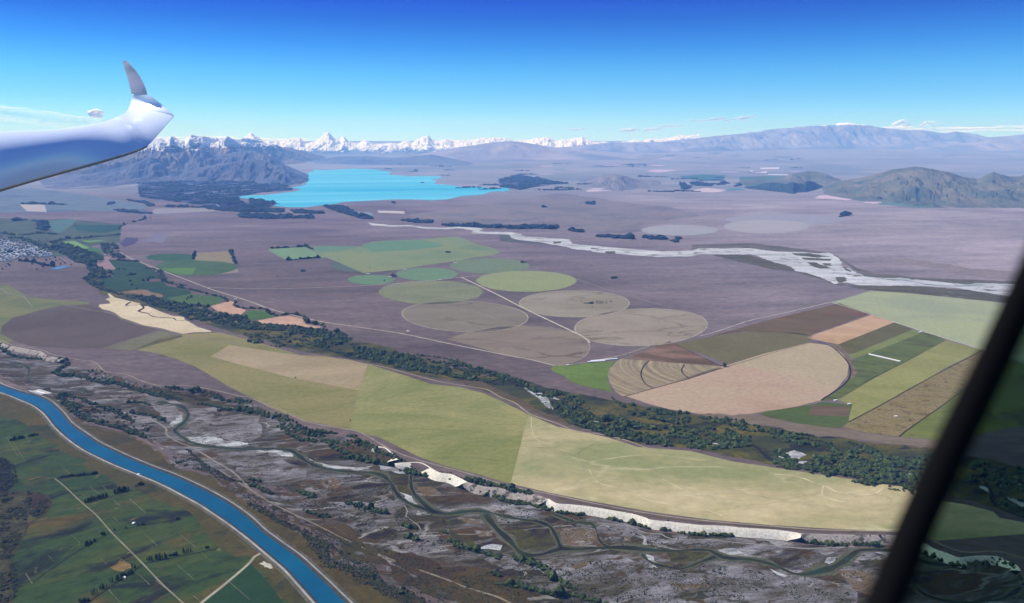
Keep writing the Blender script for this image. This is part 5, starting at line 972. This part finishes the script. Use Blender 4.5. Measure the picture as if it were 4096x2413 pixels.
tagp(root, 'concrete control gate on the river side of the canal', 'dam')
S('pool', 'C1 400,650 440,625 500,618 505,650 460,668', 6, [(60, 66, 86), (70, 76, 94)], 'dark pool below the control gate', cat='water', s=60)
ribbon('canal_wall', px('C1 -200,480 0,573 100,612 240,662'), 6, 7, (206, 202, 192), 'pale concrete wall along the canal at the left edge', 'wall')
ribbon('gravel_road', px('C1 250,665 340,635 420,618 500,614'), 6, 6, (120, 120, 108), 'track curving over the gate embankment', 'road')

# ------------------------------------------------------------------ mountains
def interp_px(P, x): return np.interp(x, [p[0] for p in P], [p[1] for p in P])
def mountains(name, sky_, base, depth, nx, nv, rough, scale, mat, label, seed=0, back=.6, curve=1.0, jag=0.0, spur=.4):
    """a range: its foot on the plain along `base`, its crest `depth` m behind along the skyline `sky_`"""
    sk, bs = px(sky_), px(base); x0, x1 = sk[0][0], sk[-1][0]
    xs = np.linspace(x0, x1, nx); V = []; rows = nv + int(nv * back)
    for x in xs:
        B = gp(x, interp_px(bs, x), 0); r = ray(x, interp_px(sk, x)); Yc = B[1] + depth; C = r * (Yc / r[1])
        e = min(1.0, (x - x0) / (x1 - x0) * 22, (x1 - x) / (x1 - x0) * 22)
        for j in range(rows):
            v = j / (nv - 1)
            if v <= 1:
                Y = B[1] + depth * v; f = v ** curve; X = B[0] + (C[0] - B[0]) * v
            else:
                Y = B[1] + depth * v; f = max(-.4, 1 - (v - 1) * 1.9); X = C[0] * Y / C[1]
            z0 = B[2] - 20 - (120 if j == 0 else 0); H = C[2] - z0
            q = Vector((X / scale, Y / scale * spur, seed))
            rg_ = 1 - abs(noise.fractal(q, .8, 2.1, 6)) * 1.6 ; r2 = noise.fractal(q * 2.7, .75, 2.1, 6)
            amp = math.sin(math.pi * min(1, v * .98 if v <= 1 else 1)) if v <= 1 else .3
            z = z0 + H * f + H * rough * ((rg_ - .62) * 1.1 + r2 * .45) * (amp * .9 + .04)
            if v > .8 and v <= 1.001: z += H * jag * noise.fractal(Vector((X / scale * 6, seed, 1)), .7, 2, 4) * (v - .8) * 5
            V.append((X, Y, z))
    V = np.array(V); n = len(xs); i = (np.arange(n - 1)[:, None] * rows + np.arange(rows - 1)[None]).reshape(-1)
    F = np.stack([i, i + rows, i + rows + 1, i + 1], -1)
    me = fast_mesh(name, V, F, True); me.materials.append(mat)
    o = bpy.data.objects.new(name, me); COL.objects.link(o)
    return tagp(o, label, 'mountains' if 'mountain' in name else 'hills', None, 'structure')
def rockmat(name, lo, hi, dark, s, snow=None, sn=(.80, .80, .80), fs_=400):
    """lo -> hi colours by noise, far ranges tinted with haze blue; snow = (z of the snow line, spread in metres)"""
    m, t, b = newmat(name)
    f = noi(t, pos(t, (1, .7, 1.6)), 1 / s, 7, .62, .4); f2 = noi(t, pos(t), 1 / (s * 2.6), 4)
    c = ramp_(t, f, [(.36, lo), (.62, hi)]); c = mixc(t, thr(t, f2, .54, .64), c, dark)
    if snow:
        g = N(t, 'ShaderNodeNewGeometry'); sp = N(t, 'ShaderNodeSeparateXYZ'); t.links.new(g.outputs['Position'], sp.inputs[0])
        fn = noi(t, pos(t, (1, .35, 1.6)), 1 / fs_, 8, .72, .8)
        a = N(t, 'ShaderNodeMath', operation='MULTIPLY_ADD'); t.links.new(fn, a.inputs[0]); a.inputs[1].default_value = snow[1]; t.links.new(sp.outputs['Z'], a.inputs[2])
        k = thr(t, a.outputs[0], snow[0] + snow[1] * .5 - 10, snow[0] + snow[1] * .5 + 30)
        c = mixc(t, k, c, sn)
    t.links.new(c, b.inputs['Base Color']); return m
BROWN = rockmat('brown_hill_grass', (.060, .080, .062), (.130, .122, .098), (.048, .070, .064), 700)
LEFTM = rockmat('hazed_left_hill_grass', (.045, .06, .10), (.105, .105, .155), (.025, .04, .09), 900)  # distance haze tinted blue into the slope colour
FARM_ = rockmat('hazed_far_hill_grass', (.16, .165, .22), (.27, .25, .31), (.12, .14, .20), 3000)  # lavender of the distant air mixed into the base colour
SNOWL = rockmat('snowy_rock', (.07, .065, .07), (.16, .13, .13), (.05, .05, .06), 1200, (-300, 1700), (.64, .66, .70), fs_=300)
ALPS = rockmat('alpine_snow', (.07, .10, .17), (.15, .17, .24), (.05, .08, .14), 2600, (-640, 1500), (.66, .68, .70), fs_=520)  # haze blue and dimming worked into rock and snow colours
RIGHTM = rockmat('hazed_right_range_rock', (.12, .14, .22), (.23, .235, .33), (.09, .11, .23), 3500, (1230, 700), (.8, .8, .8), fs_=700)  # base colour pushed blue to stand for hazy distance
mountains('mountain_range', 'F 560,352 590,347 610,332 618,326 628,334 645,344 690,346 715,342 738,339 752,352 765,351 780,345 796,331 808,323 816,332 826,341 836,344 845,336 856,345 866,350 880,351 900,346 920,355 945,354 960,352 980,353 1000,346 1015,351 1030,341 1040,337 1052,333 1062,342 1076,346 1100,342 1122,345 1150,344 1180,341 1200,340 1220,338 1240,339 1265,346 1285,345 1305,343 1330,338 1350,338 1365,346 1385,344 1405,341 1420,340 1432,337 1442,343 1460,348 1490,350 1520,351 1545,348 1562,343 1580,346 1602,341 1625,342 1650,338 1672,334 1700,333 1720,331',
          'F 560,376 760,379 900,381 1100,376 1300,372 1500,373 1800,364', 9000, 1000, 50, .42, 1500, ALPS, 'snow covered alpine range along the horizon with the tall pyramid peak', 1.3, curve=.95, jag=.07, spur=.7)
mountains('mountain_range', 'F 120,420 200,392 260,372 330,360 352,352 372,344 395,336 408,340 425,333 440,341 455,345 470,332 485,336 500,334 515,342 530,345 545,340 562,338 580,344 600,342 622,345 640,350 680,358 715,365 760,376 800,385',
          'F 120,450 400,440 560,425 700,405 800,398', 6500, 560, 54, .46, 1700, SNOWL, 'snow streaked blue mountains behind the wing tip', 4.1, curve=.85, jag=.12)
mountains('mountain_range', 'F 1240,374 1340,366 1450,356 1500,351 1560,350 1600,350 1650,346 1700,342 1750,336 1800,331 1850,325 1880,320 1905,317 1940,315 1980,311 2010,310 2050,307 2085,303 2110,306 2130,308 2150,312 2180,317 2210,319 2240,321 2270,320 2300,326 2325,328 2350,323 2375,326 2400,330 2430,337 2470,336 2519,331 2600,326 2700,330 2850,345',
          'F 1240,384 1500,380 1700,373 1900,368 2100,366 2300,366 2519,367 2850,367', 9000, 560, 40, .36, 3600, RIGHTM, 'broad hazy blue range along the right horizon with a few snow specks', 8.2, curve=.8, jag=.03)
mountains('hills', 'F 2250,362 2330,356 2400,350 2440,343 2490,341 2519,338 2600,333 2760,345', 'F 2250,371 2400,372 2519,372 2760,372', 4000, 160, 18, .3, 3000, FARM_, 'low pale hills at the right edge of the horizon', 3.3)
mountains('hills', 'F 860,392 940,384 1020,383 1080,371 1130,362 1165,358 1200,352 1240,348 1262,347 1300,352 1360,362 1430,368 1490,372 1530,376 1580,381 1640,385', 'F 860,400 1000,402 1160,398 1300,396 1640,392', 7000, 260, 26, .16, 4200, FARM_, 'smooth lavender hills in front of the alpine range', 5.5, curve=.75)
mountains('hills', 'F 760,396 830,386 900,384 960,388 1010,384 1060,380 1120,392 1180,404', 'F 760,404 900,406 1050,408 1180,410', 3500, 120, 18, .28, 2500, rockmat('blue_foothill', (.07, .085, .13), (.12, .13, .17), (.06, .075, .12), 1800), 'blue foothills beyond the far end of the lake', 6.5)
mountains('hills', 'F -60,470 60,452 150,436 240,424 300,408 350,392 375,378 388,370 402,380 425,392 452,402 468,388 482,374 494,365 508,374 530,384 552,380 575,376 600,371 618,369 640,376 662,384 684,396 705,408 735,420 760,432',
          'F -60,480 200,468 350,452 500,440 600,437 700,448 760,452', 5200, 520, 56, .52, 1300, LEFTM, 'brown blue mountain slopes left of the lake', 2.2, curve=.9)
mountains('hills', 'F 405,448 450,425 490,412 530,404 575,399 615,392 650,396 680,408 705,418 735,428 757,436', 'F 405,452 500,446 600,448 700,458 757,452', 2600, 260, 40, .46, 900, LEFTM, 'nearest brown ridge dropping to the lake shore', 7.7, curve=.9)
mountains('hills', 'A4 430,937 490,925 600,890 700,868 800,838 900,800 970,795 1050,782 1120,765 1200,742 1300,718 1400,692 1450,684 1480,678 1550,668 1620,658 1700,668 1800,682 1860,698 1950,710 2020,730 2100,757 2180,775 2250,785 2300,760 2340,738 2400,722 2473,738 2560,757 2640,762 2720,745 2800,735 2900,760 3100,800',
          'A4 430,940 490,943 620,972 750,987 1000,1000 1110,1015 1300,1025 1450,1048 1700,1070 2000,1078 2473,1080 3100,1082', 4300, 620, 80, .40, 800, BROWN, 'bare brown ridged hills on the right', 9.1, curve=1.15, spur=.35)
mountains('hills', 'A4 -200,830 -50,800 60,790 160,800 250,780 340,760 420,730 500,716 560,708 640,708 700,716 760,735 830,765 900,790', 'A4 -200,860 0,845 200,838 400,842 600,832 760,850 900,860', 1700, 170, 24, .3, 900, BROWN, 'low green hill left of the brown ridges', 1.9, curve=1.2)
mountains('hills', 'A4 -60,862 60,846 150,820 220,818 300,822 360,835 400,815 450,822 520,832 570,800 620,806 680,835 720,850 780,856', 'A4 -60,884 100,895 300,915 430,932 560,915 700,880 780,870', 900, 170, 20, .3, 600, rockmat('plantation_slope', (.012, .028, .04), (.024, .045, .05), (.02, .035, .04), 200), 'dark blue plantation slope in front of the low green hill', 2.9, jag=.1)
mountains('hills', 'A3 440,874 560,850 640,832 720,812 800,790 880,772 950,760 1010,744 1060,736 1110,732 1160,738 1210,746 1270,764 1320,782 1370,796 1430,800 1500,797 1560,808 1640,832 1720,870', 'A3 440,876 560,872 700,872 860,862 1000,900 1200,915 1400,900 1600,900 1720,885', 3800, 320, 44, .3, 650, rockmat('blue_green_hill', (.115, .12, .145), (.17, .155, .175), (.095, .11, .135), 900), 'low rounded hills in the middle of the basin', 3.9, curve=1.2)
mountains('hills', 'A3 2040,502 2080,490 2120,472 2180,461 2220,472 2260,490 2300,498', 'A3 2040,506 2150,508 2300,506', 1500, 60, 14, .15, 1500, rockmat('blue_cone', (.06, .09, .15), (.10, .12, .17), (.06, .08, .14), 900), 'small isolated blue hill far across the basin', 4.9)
mountains('island', 'A2 1680,820 1692,813 1706,811 1720,814 1730,820', 'A2 1680,822 1700,824 1730,822', 120, 24, 8, .2, 90, FAR, 'tiny dark island in the right arm of the lake', 2.4)

# ------------------------------------------------------------------ clouds: soft white vapour behind the haze
def cloudmat(name, dens, col=(1, 1, 1)):
    m = bpy.data.materials.new(name); m.use_nodes = True; t = m.node_tree; t.nodes.clear()
    pv = N(t, 'ShaderNodeVolumePrincipled'); o = N(t, 'ShaderNodeOutputMaterial')
    pv.inputs['Color'].default_value = (*col, 1); pv.inputs['Density'].default_value = dens; pv.inputs['Anisotropy'].default_value = .0
    t.links.new(pv.outputs[0], o.inputs['Volume']); return m
def cloud(pts, Y, mat, label, group=None, seed=0):
    """pts: (x, y, rx, ry) of puffs in photograph pixels; merged to one closed skin"""
    bm = bmesh.new(); k = Y / FPX; c0 = ray(pts[0][0], pts[0][1]) * Y
    for i, (x, y, rx, ry) in enumerate(pts):
        c = ray(x, y); c = c * (Y / c[1]); m = Matrix.Translation(Vector(c) - Vector(c0)) @ Matrix.Diagonal((rx * k, (rx + ry) * .45 * k, ry * k, 1))
        bmesh.ops.create_icosphere(bm, subdivisions=3, radius=1.0, matrix=m)
    me = bpy.data.meshes.new('cloud'); bm.to_mesh(me); bm.free()
    o = bpy.data.objects.new('cloud', me); COL.objects.link(o); o.location = c0
    bpy.context.view_layer.objects.active = o
    sz = min(ry for _, _, _, ry in pts) * k
    rm = o.modifiers.new('skin', 'REMESH'); rm.mode = 'VOXEL'; rm.voxel_size = sz * .28
    tx = bpy.data.textures.new('puff', 'CLOUDS'); tx.noise_scale = sz * 1.3; tx.noise_depth = 4
    dm = o.modifiers.new('puff', 'DISPLACE'); dm.texture = tx; dm.strength = sz * .9; dm.mid_level = .5; dm.texture_coords = 'LOCAL'
    dg = bpy.context.evaluated_depsgraph_get(); me2 = bpy.data.meshes.new_from_object(o.evaluated_get(dg)); o.modifiers.clear(); o.data = me2
    me2.materials.clear(); me2.materials.append(mat); me2.shade_smooth()
    return tagp(o, label, 'cloud', group)
CLD = 84000
def cm(name, c, al):
    """cloud skin: white water droplets, thinner where al is lower"""
    m = bpy.data.materials.new(name); m.use_nodes = True; t = m.node_tree; t.nodes.clear()
    sn_ = N(t, 'ShaderNodeNewGeometry'); nm_ = N(t, 'ShaderNodeVectorMath', operation='MULTIPLY_ADD'); t.links.new(sn_.outputs['Normal'], nm_.inputs[0]); nm_.inputs[1].default_value = (.35, .35, .35); nm_.inputs[2].default_value = tuple(sdir)  # normals leaned to the sun, so sides turned away stay bright
    nz_ = N(t, 'ShaderNodeVectorMath', operation='NORMALIZE'); t.links.new(nm_.outputs[0], nz_.inputs[0])
    d = N(t, 'ShaderNodeBsdfDiffuse'); t.links.new(nz_.outputs[0], d.inputs['Normal']); d.inputs[0].default_value = (*c, 1); tr = N(t, 'ShaderNodeBsdfTranslucent'); tr.inputs[0].default_value = (*c, 1)
    a = N(t, 'ShaderNodeMixShader'); a.inputs[0].default_value = .15; t.links.new(d.outputs[0], a.inputs[1]); t.links.new(tr.outputs[0], a.inputs[2])
    tp = N(t, 'ShaderNodeBsdfTransparent'); mx = N(t, 'ShaderNodeMixShader')
    g = N(t, 'ShaderNodeNewGeometry'); n_ = N(t, 'ShaderNodeTexNoise'); n_.inputs['Scale'].default_value = 1 / 2600; n_.inputs['Detail'].default_value = 4
    t.links.new(g.outputs['Position'], n_.inputs['Vector']); mr_ = N(t, 'ShaderNodeMapRange'); t.links.new(n_.outputs['Fac'], mr_.inputs[0])
    mr_.inputs[1].default_value = .38; mr_.inputs[2].default_value = .62; mr_.inputs[3].default_value = al * .35; mr_.inputs[4].default_value = al
    t.links.new(mr_.outputs[0], mx.inputs[0]); t.links.new(tp.outputs[0], mx.inputs[1]); t.links.new(a.outputs[0], mx.inputs[2])
    o = N(t, 'ShaderNodeOutputMaterial'); t.links.new(mx.outputs[0], o.inputs['Surface']); return m
C1_, C2_, C3_ = cm('bright_cloud', (.97, .96, .97), 1.0), cm('grey_cloud', (.62, .60, .70), .35), cm('bank_cloud', (.97, .97, .98), .3)
def puffs(q, n, rx, ry, jy, seed):
    P = px(q); r_ = random.Random(seed); s = np.r_[0, np.cumsum([math.dist(a, b) for a, b in zip(P[:-1], P[1:])])]; out = []
    for i in range(n):
        t = s[-1] * (i + r_.uniform(-.4, .4)) / max(1, n - 1); f = r_.uniform(.6, 1.3)
        out.append((np.interp(t, s, [p[0] for p in P]), np.interp(t, s, [p[1] for p in P]) + r_.uniform(-jy, jy), rx * f, ry * f * r_.uniform(.7, 1.2)))
    return out
cloud([(366, 452, 15, 10), (385, 448, 19, 11), (402, 452, 13, 11), (378, 459, 22, 10), (394, 465, 17, 8)], CLD, C1_, 'small white puffy cloud just above the wing')
cloud(puffs('A3 1250,300 1500,285 1760,260', 9, 26, 9, 5, 1), CLD, C2_, 'larger grey wispy cloud of the broken line above the horizon')
cloud(puffs('A3 1900,215 2080,195', 4, 16, 5, 3, 2), CLD, C2_, 'small grey wisp in the middle of the broken cloud line')
cloud(puffs('A3 2130,195 2400,185 A4 60,145', 7, 20, 7, 4, 3), CLD, C2_, 'right end of the broken cloud line with a white crest')
cloud(puffs('A3 700,290 820,285', 3, 20, 5, 3, 4), CLD, C2_, 'faint small wisp left of the broken cloud line')
cloud(puffs('A4 1380,285 1700,300 2100,290 2500,288 3000,285', 22, 55, 7, 4, 5), CLD, C3_, 'flat white cloud bank behind the right range')
cloud(puffs('A4 1440,250 1520,225 1560,250', 5, 16, 11, 5, 6), CLD, C3_, 'small cumulus tower on the left of the white cloud bank')
cloud(puffs('A4 1700,255 1780,235 1860,255', 5, 16, 10, 5, 7), CLD, C3_, 'second cumulus tower in the white cloud bank')
cloud(puffs('F 300,338 420,341 520,340 620,344 740,344', 20, 36, 5, 3, 8), CLD, C3_, 'low white cloud bank behind the snowy mountains at left')
cloud(puffs('F 640,347 700,349 750,350', 6, 30, 7, 3, 9), CLD, C3_, 'cloud cap left of the pyramid peak')

cloud([(x, 430 + 60 * (x + 60) / 460 + 12, 90, 26) for x in range(-300, 420, 60)], CLD, cm('thin_veil', (.95, .95, .97), .13), 'thin pale veil of cloud behind the top of the wing')
# ------------------------------------------------------------------ the glider's wing
def rp(x, y, d): r = ray(x, y); return Vector(r / np.linalg.norm(r) * d)
GEL = bpy.data.materials.new('white_gelcoat'); GEL.use_nodes = True; b = GEL.node_tree.nodes['Principled BSDF']
b.inputs['Base Color'].default_value = (.80, .88, .98, 1); b.inputs['Roughness'].default_value = .38; b.inputs['Coat Weight'].default_value = .25; b.inputs['Coat Roughness'].default_value = .12  # blue of the reflected sky tinted into the white base colour
GRY = bpy.data.materials.new('shaded_winglet_gelcoat'); GRY.use_nodes = True; b = GRY.node_tree.nodes['Principled BSDF']
b.inputs['Base Color'].default_value = (.42, .42, .50, 1); b.inputs['Roughness'].default_value = .35  # winglet's shaded side put in as a greyer base colour
LEM = bpy.data.materials.new('leading_edge_grey'); LEM.use_nodes = True; b = LEM.node_tree.nodes['Principled BSDF']  # even grey strip along the leading edge
b.inputs['Base Color'].default_value = (.30, .29, .27, 1); b.inputs['Roughness'].default_value = .5
# stations: leading edge (x, y, distance), trailing edge (x, y, distance), thickness / chord
ST = [((-420, 905, 3.3), (-420, 566, 4.3), .23), ((-200, 830, 3.75), (-200, 544, 4.75), .23), ((0, 757, 4.3), (0, 529, 5.25), .23), ((250, 686, 5.2), (240, 516, 6.1), .22), ((430, 636, 5.95), (370, 497, 6.72), .18), ((540, 602, 6.4), (440, 480, 7.05), .165),
      ((592, 582, 6.75), (478, 464, 7.15), .135), ((644, 525, 7.0), (500, 452, 7.3), .13), ((684, 479, 7.2), (510, 441, 7.45), .12), ((696, 467, 7.25), (513, 438, 7.5), .12), ((688, 456, 7.27), (515, 433, 7.51), .12), ((655, 424, 7.35), (521, 418, 7.62), .11), ((618, 396, 7.4), (526, 398, 7.68), .10), ((594, 381, 7.42), (528, 378, 7.66), .09)]
WL = [((590, 380, 7.44), (527, 376, 7.64), .08), ((581, 350, 7.45), (520, 352, 7.66), .075), ((566, 318, 7.5), (513, 322, 7.7), .075), ((547, 288, 7.56), (505, 296, 7.74), .075), ((525, 262, 7.62), (496, 268, 7.76), .07), ((511, 247, 7.68), (491, 250, 7.78), .06), ((505, 244, 7.7), (489, 244, 7.78), .04)]
def foil(n=18):
    up = []; 
    for i in range(n + 1):
        t = (1 - math.cos(math.pi * i / n)) / 2
        y = .5 * (1 - (1 - t / .45) ** 2.4) if t < .45 else .5 * (1 - ((t - .45) / .55) ** 1.8)
        up.append((t, y))
    return up
FO = foil()
def densify(S_, k=6):
    out = []; A = [np.array([*rp(*s[0]), *rp(*s[1]), s[2]]) for s in S_]
    for i in range(len(A) - 1):
        p0, p1, p2, p3 = A[max(0, i - 1)], A[i], A[i + 1], A[min(len(A) - 1, i + 2)]
        for j in range(k):
            t = j / k; out.append(.5 * (2 * p1 + (p2 - p0) * t + (2 * p0 - 5 * p1 + 4 * p2 - p3) * t * t + (3 * p1 - p0 - 3 * p2 + p3) * t ** 3))
    out.append(A[-1]); return out
def loft(name, S_, mat, parent, k=6, nose_cols=None, upn=None):
    A = densify(S_, k); V = []; F = []; n = len(A); m_ = 2 * len(FO) - 2
    for i, a in enumerate(A):
        le, te, th = Vector(a[:3]), Vector(a[3:6]), a[6]; c = te - le
        q, w_ = A[max(0, i - 1)], A[min(n - 1, i + 1)]; span = Vector((w_[:3] + w_[3:6]) - (q[:3] + q[3:6])).normalized()
        nn = c.cross(span).normalized()
        if nn.dot(le) > 0: nn = -nn
        T = c.length * th
        ring = [le + c * t + nn * y * T for t, y in FO] + [le + c * t - nn * y * T * .16 for t, y in reversed(FO[1:-1])]
        V += ring
        if i:
            for j in range(m_): F.append(((i - 1) * m_ + j, (i - 1) * m_ + (j + 1) % m_, i * m_ + (j + 1) % m_, i * m_ + j))
    F.append(tuple(range(m_))); F.append(tuple(reversed(range((n - 1) * m_, n * m_))))
    o = mesh_obj(name, V, F, mat, parent, True)
    for q in (-1, -2): o.data.polygons[q].use_smooth = False
    bm = bmesh.new(); bm.from_mesh(o.data); bmesh.ops.recalc_face_normals(bm, faces=bm.faces); bm.to_mesh(o.data); bm.free()
    if nose_cols:
        for poly in o.data.polygons[:-2]:
            j = (poly.index % m_)
            if j in nose_cols: poly.material_index = 1
    return o
wing = empty('glider_wing', rp(0, 640, 4.5))
def keep(o):
    o.matrix_parent_inverse = Matrix.Translation(-wing.location); return o
keep(loft('wing_panel', ST, GEL, wing))
keep(loft('winglet', WL, GRY, wing, 5))
A = densify(ST[:7], 6); V = []; F = []
for i, a in enumerate(A):
    le, te = Vector(a[:3]), Vector(a[3:6]); c = (te - le).normalized(); sp_n = Vector(A[min(len(A) - 1, i + 1)][:3] - A[max(0, i - 1)][:3]).normalized(); nn = c.cross(sp_n).normalized()
    if nn.z < 0: nn = -nn
    for k in range(10):
        an = 2 * math.pi * k / 10; V.append(le - nn * .005 + c * .005 * math.cos(an) + nn * .010 * math.sin(an) - nn * .007)
    if i:
        for k in range(10): F.append(((i - 1) * 10 + k, (i - 1) * 10 + (k + 1) % 10, i * 10 + (k + 1) % 10, i * 10 + k))
keep(mesh_obj('leading_edge_strip', V, F, LEM, wing, True))
tagp(wing, 'white glider wing reaching in from the left with an upturned winglet', 'wing')

# ------------------------------------------------------------------ the canopy: black frame bar and a tinted pane
can = empty('cockpit_canopy', rp(3800, 1800, .26))
BLK = bpy.data.materials.new('black_frame'); BLK.use_nodes = True; b = BLK.node_tree.nodes['Principled BSDF']
b.inputs['Base Color'].default_value = (.004, .004, .005, 1); b.inputs['Roughness'].default_value = .8; b.inputs['Specular IOR Level'].default_value = .05
CL_ = [(4700, 20, 96), (4400, 560, 98), (4230, 880, 100), (4120, 1125, 104), (3975, 1440, 108), (3800, 1800, 112), (3660, 2110, 116), (3535, 2413, 120), (3380, 2760, 124)]
DF = .26
C_ = [np.array([*rp(x, y, DF), w_]) for x, y, w_ in CL_]; AA = []
for i in range(len(C_) - 1):
    p0, p1, p2, p3 = C_[max(0, i - 1)], C_[i], C_[i + 1], C_[min(len(C_) - 1, i + 2)]
    for j in range(6):
        t = j / 6; AA.append(.5 * (2 * p1 + (p2 - p0) * t + (2 * p0 - 5 * p1 + 4 * p2 - p3) * t * t + (3 * p1 - p0 - 3 * p2 + p3) * t ** 3))
V = []; F = []; K_ = 14
for i, a in enumerate(AA):
    p = Vector(a[:3]); d = (Vector(AA[min(len(AA) - 1, i + 1)][:3]) - Vector(AA[max(0, i - 1)][:3])).normalized(); u = d.cross(p.normalized()).normalized(); v = p.normalized(); r = a[3] / FPX * DF / 2
    for k in range(K_):
        an = 2 * math.pi * k / K_; V.append(p + u * r * math.cos(an) + v * r * .8 * math.sin(an))
    if i:
        for k in range(K_): F.append(((i - 1) * K_ + k, (i - 1) * K_ + (k + 1) % K_, i * K_ + (k + 1) % K_, i * K_ + k))
F.append(tuple(range(K_))); F.append(tuple(range((len(AA) - 1) * K_, len(AA) * K_)))
o = mesh_obj('canopy_frame', V, F, BLK, can, True); o.matrix_parent_inverse = Matrix.Translation(-can.location)
TIN = bpy.data.materials.new('tinted_plexiglass'); TIN.use_nodes = True; t = TIN.node_tree; t.nodes.clear()
tp = N(t, 'ShaderNodeBsdfTransparent'); tp.inputs[0].default_value = (.33, .43, .435, 1)
gl_ = N(t, 'ShaderNodeBsdfGlossy'); gl_.inputs[0].default_value = (.5, .6, .6, 1); gl_.inputs['Roughness'].default_value = .35
mx = N(t, 'ShaderNodeMixShader'); mx.inputs[0].default_value = .012; t.links.new(tp.outputs[0], mx.inputs[1]); t.links.new(gl_.outputs[0], mx.inputs[2])
oo = N(t, 'ShaderNodeOutputMaterial'); t.links.new(mx.outputs[0], oo.inputs['Surface'])
V = []; F = []; nj = 9; nw = len(AA)
for s, dd in ((0, 0.0), (1, .003)):
    for i, a in enumerate(AA):
        p = Vector(a[:3])
        for j in range(nj):
            w_ = j / (nj - 1); q = p + Vector((.26 * w_, .03 * w_ * w_, -.03 * w_)) ; q = q + q.normalized() * dd; V.append(q)
for s in (0, 1):
    for i in range(nw - 1):
        for j in range(nj - 1):
            a = s * nw * nj + i * nj + j; F.append((a, a + 1, a + nj + 1, a + nj) if s else (a, a + nj, a + nj + 1, a + 1))
B0 = nw * nj
for j in range(nj - 1): F.append((j, j + 1, B0 + j + 1, B0 + j)); k = (nw - 1) * nj + j; F.append((k, B0 + k, B0 + k + 1, k + 1))
for i in range(nw - 1): F.append((i * nj, B0 + i * nj, B0 + (i + 1) * nj, (i + 1) * nj)); k = i * nj + nj - 1; F.append((k, k + nj, B0 + k + nj, B0 + k))
o = mesh_obj('tinted_pane', V, F, TIN, can, True); o.matrix_parent_inverse = Matrix.Translation(-can.location)
tagp(can, 'blurred black canopy bar with a dark green tinted pane at the right edge', 'canopy')

# ------------------------------------------------------------------ the air
hm = bpy.data.materials.new('haze'); hm.use_nodes = True; t = hm.node_tree; t.nodes.clear()
pv = N(t, 'ShaderNodeVolumePrincipled')
pv.inputs['Color'].default_value = (.205, .45, 1, 1); pv.inputs['Density'].default_value = 2.25e-5
pv.inputs['Absorption Color'].default_value = (1, 1, 1, 1); pv.inputs['Anisotropy'].default_value = 0
o_ = N(t, 'ShaderNodeOutputMaterial'); t.links.new(pv.outputs[0], o_.inputs['Volume'])
x, y0, y1, z0, z1 = 125000, -3000, 82000, GZ - 180, 1750
hz = mesh_obj('haze', [(sx * x, yy, z) for z in (z0, z1) for yy in (y0, y1) for sx in (-1, 1)], [(0, 2, 3, 1), (4, 5, 7, 6), (0, 1, 5, 4), (2, 6, 7, 3), (0, 4, 6, 2), (1, 3, 7, 5)], hm)
tagp(hz, 'thin blue haze filling the air over the whole basin', 'haze', None, 'stuff')
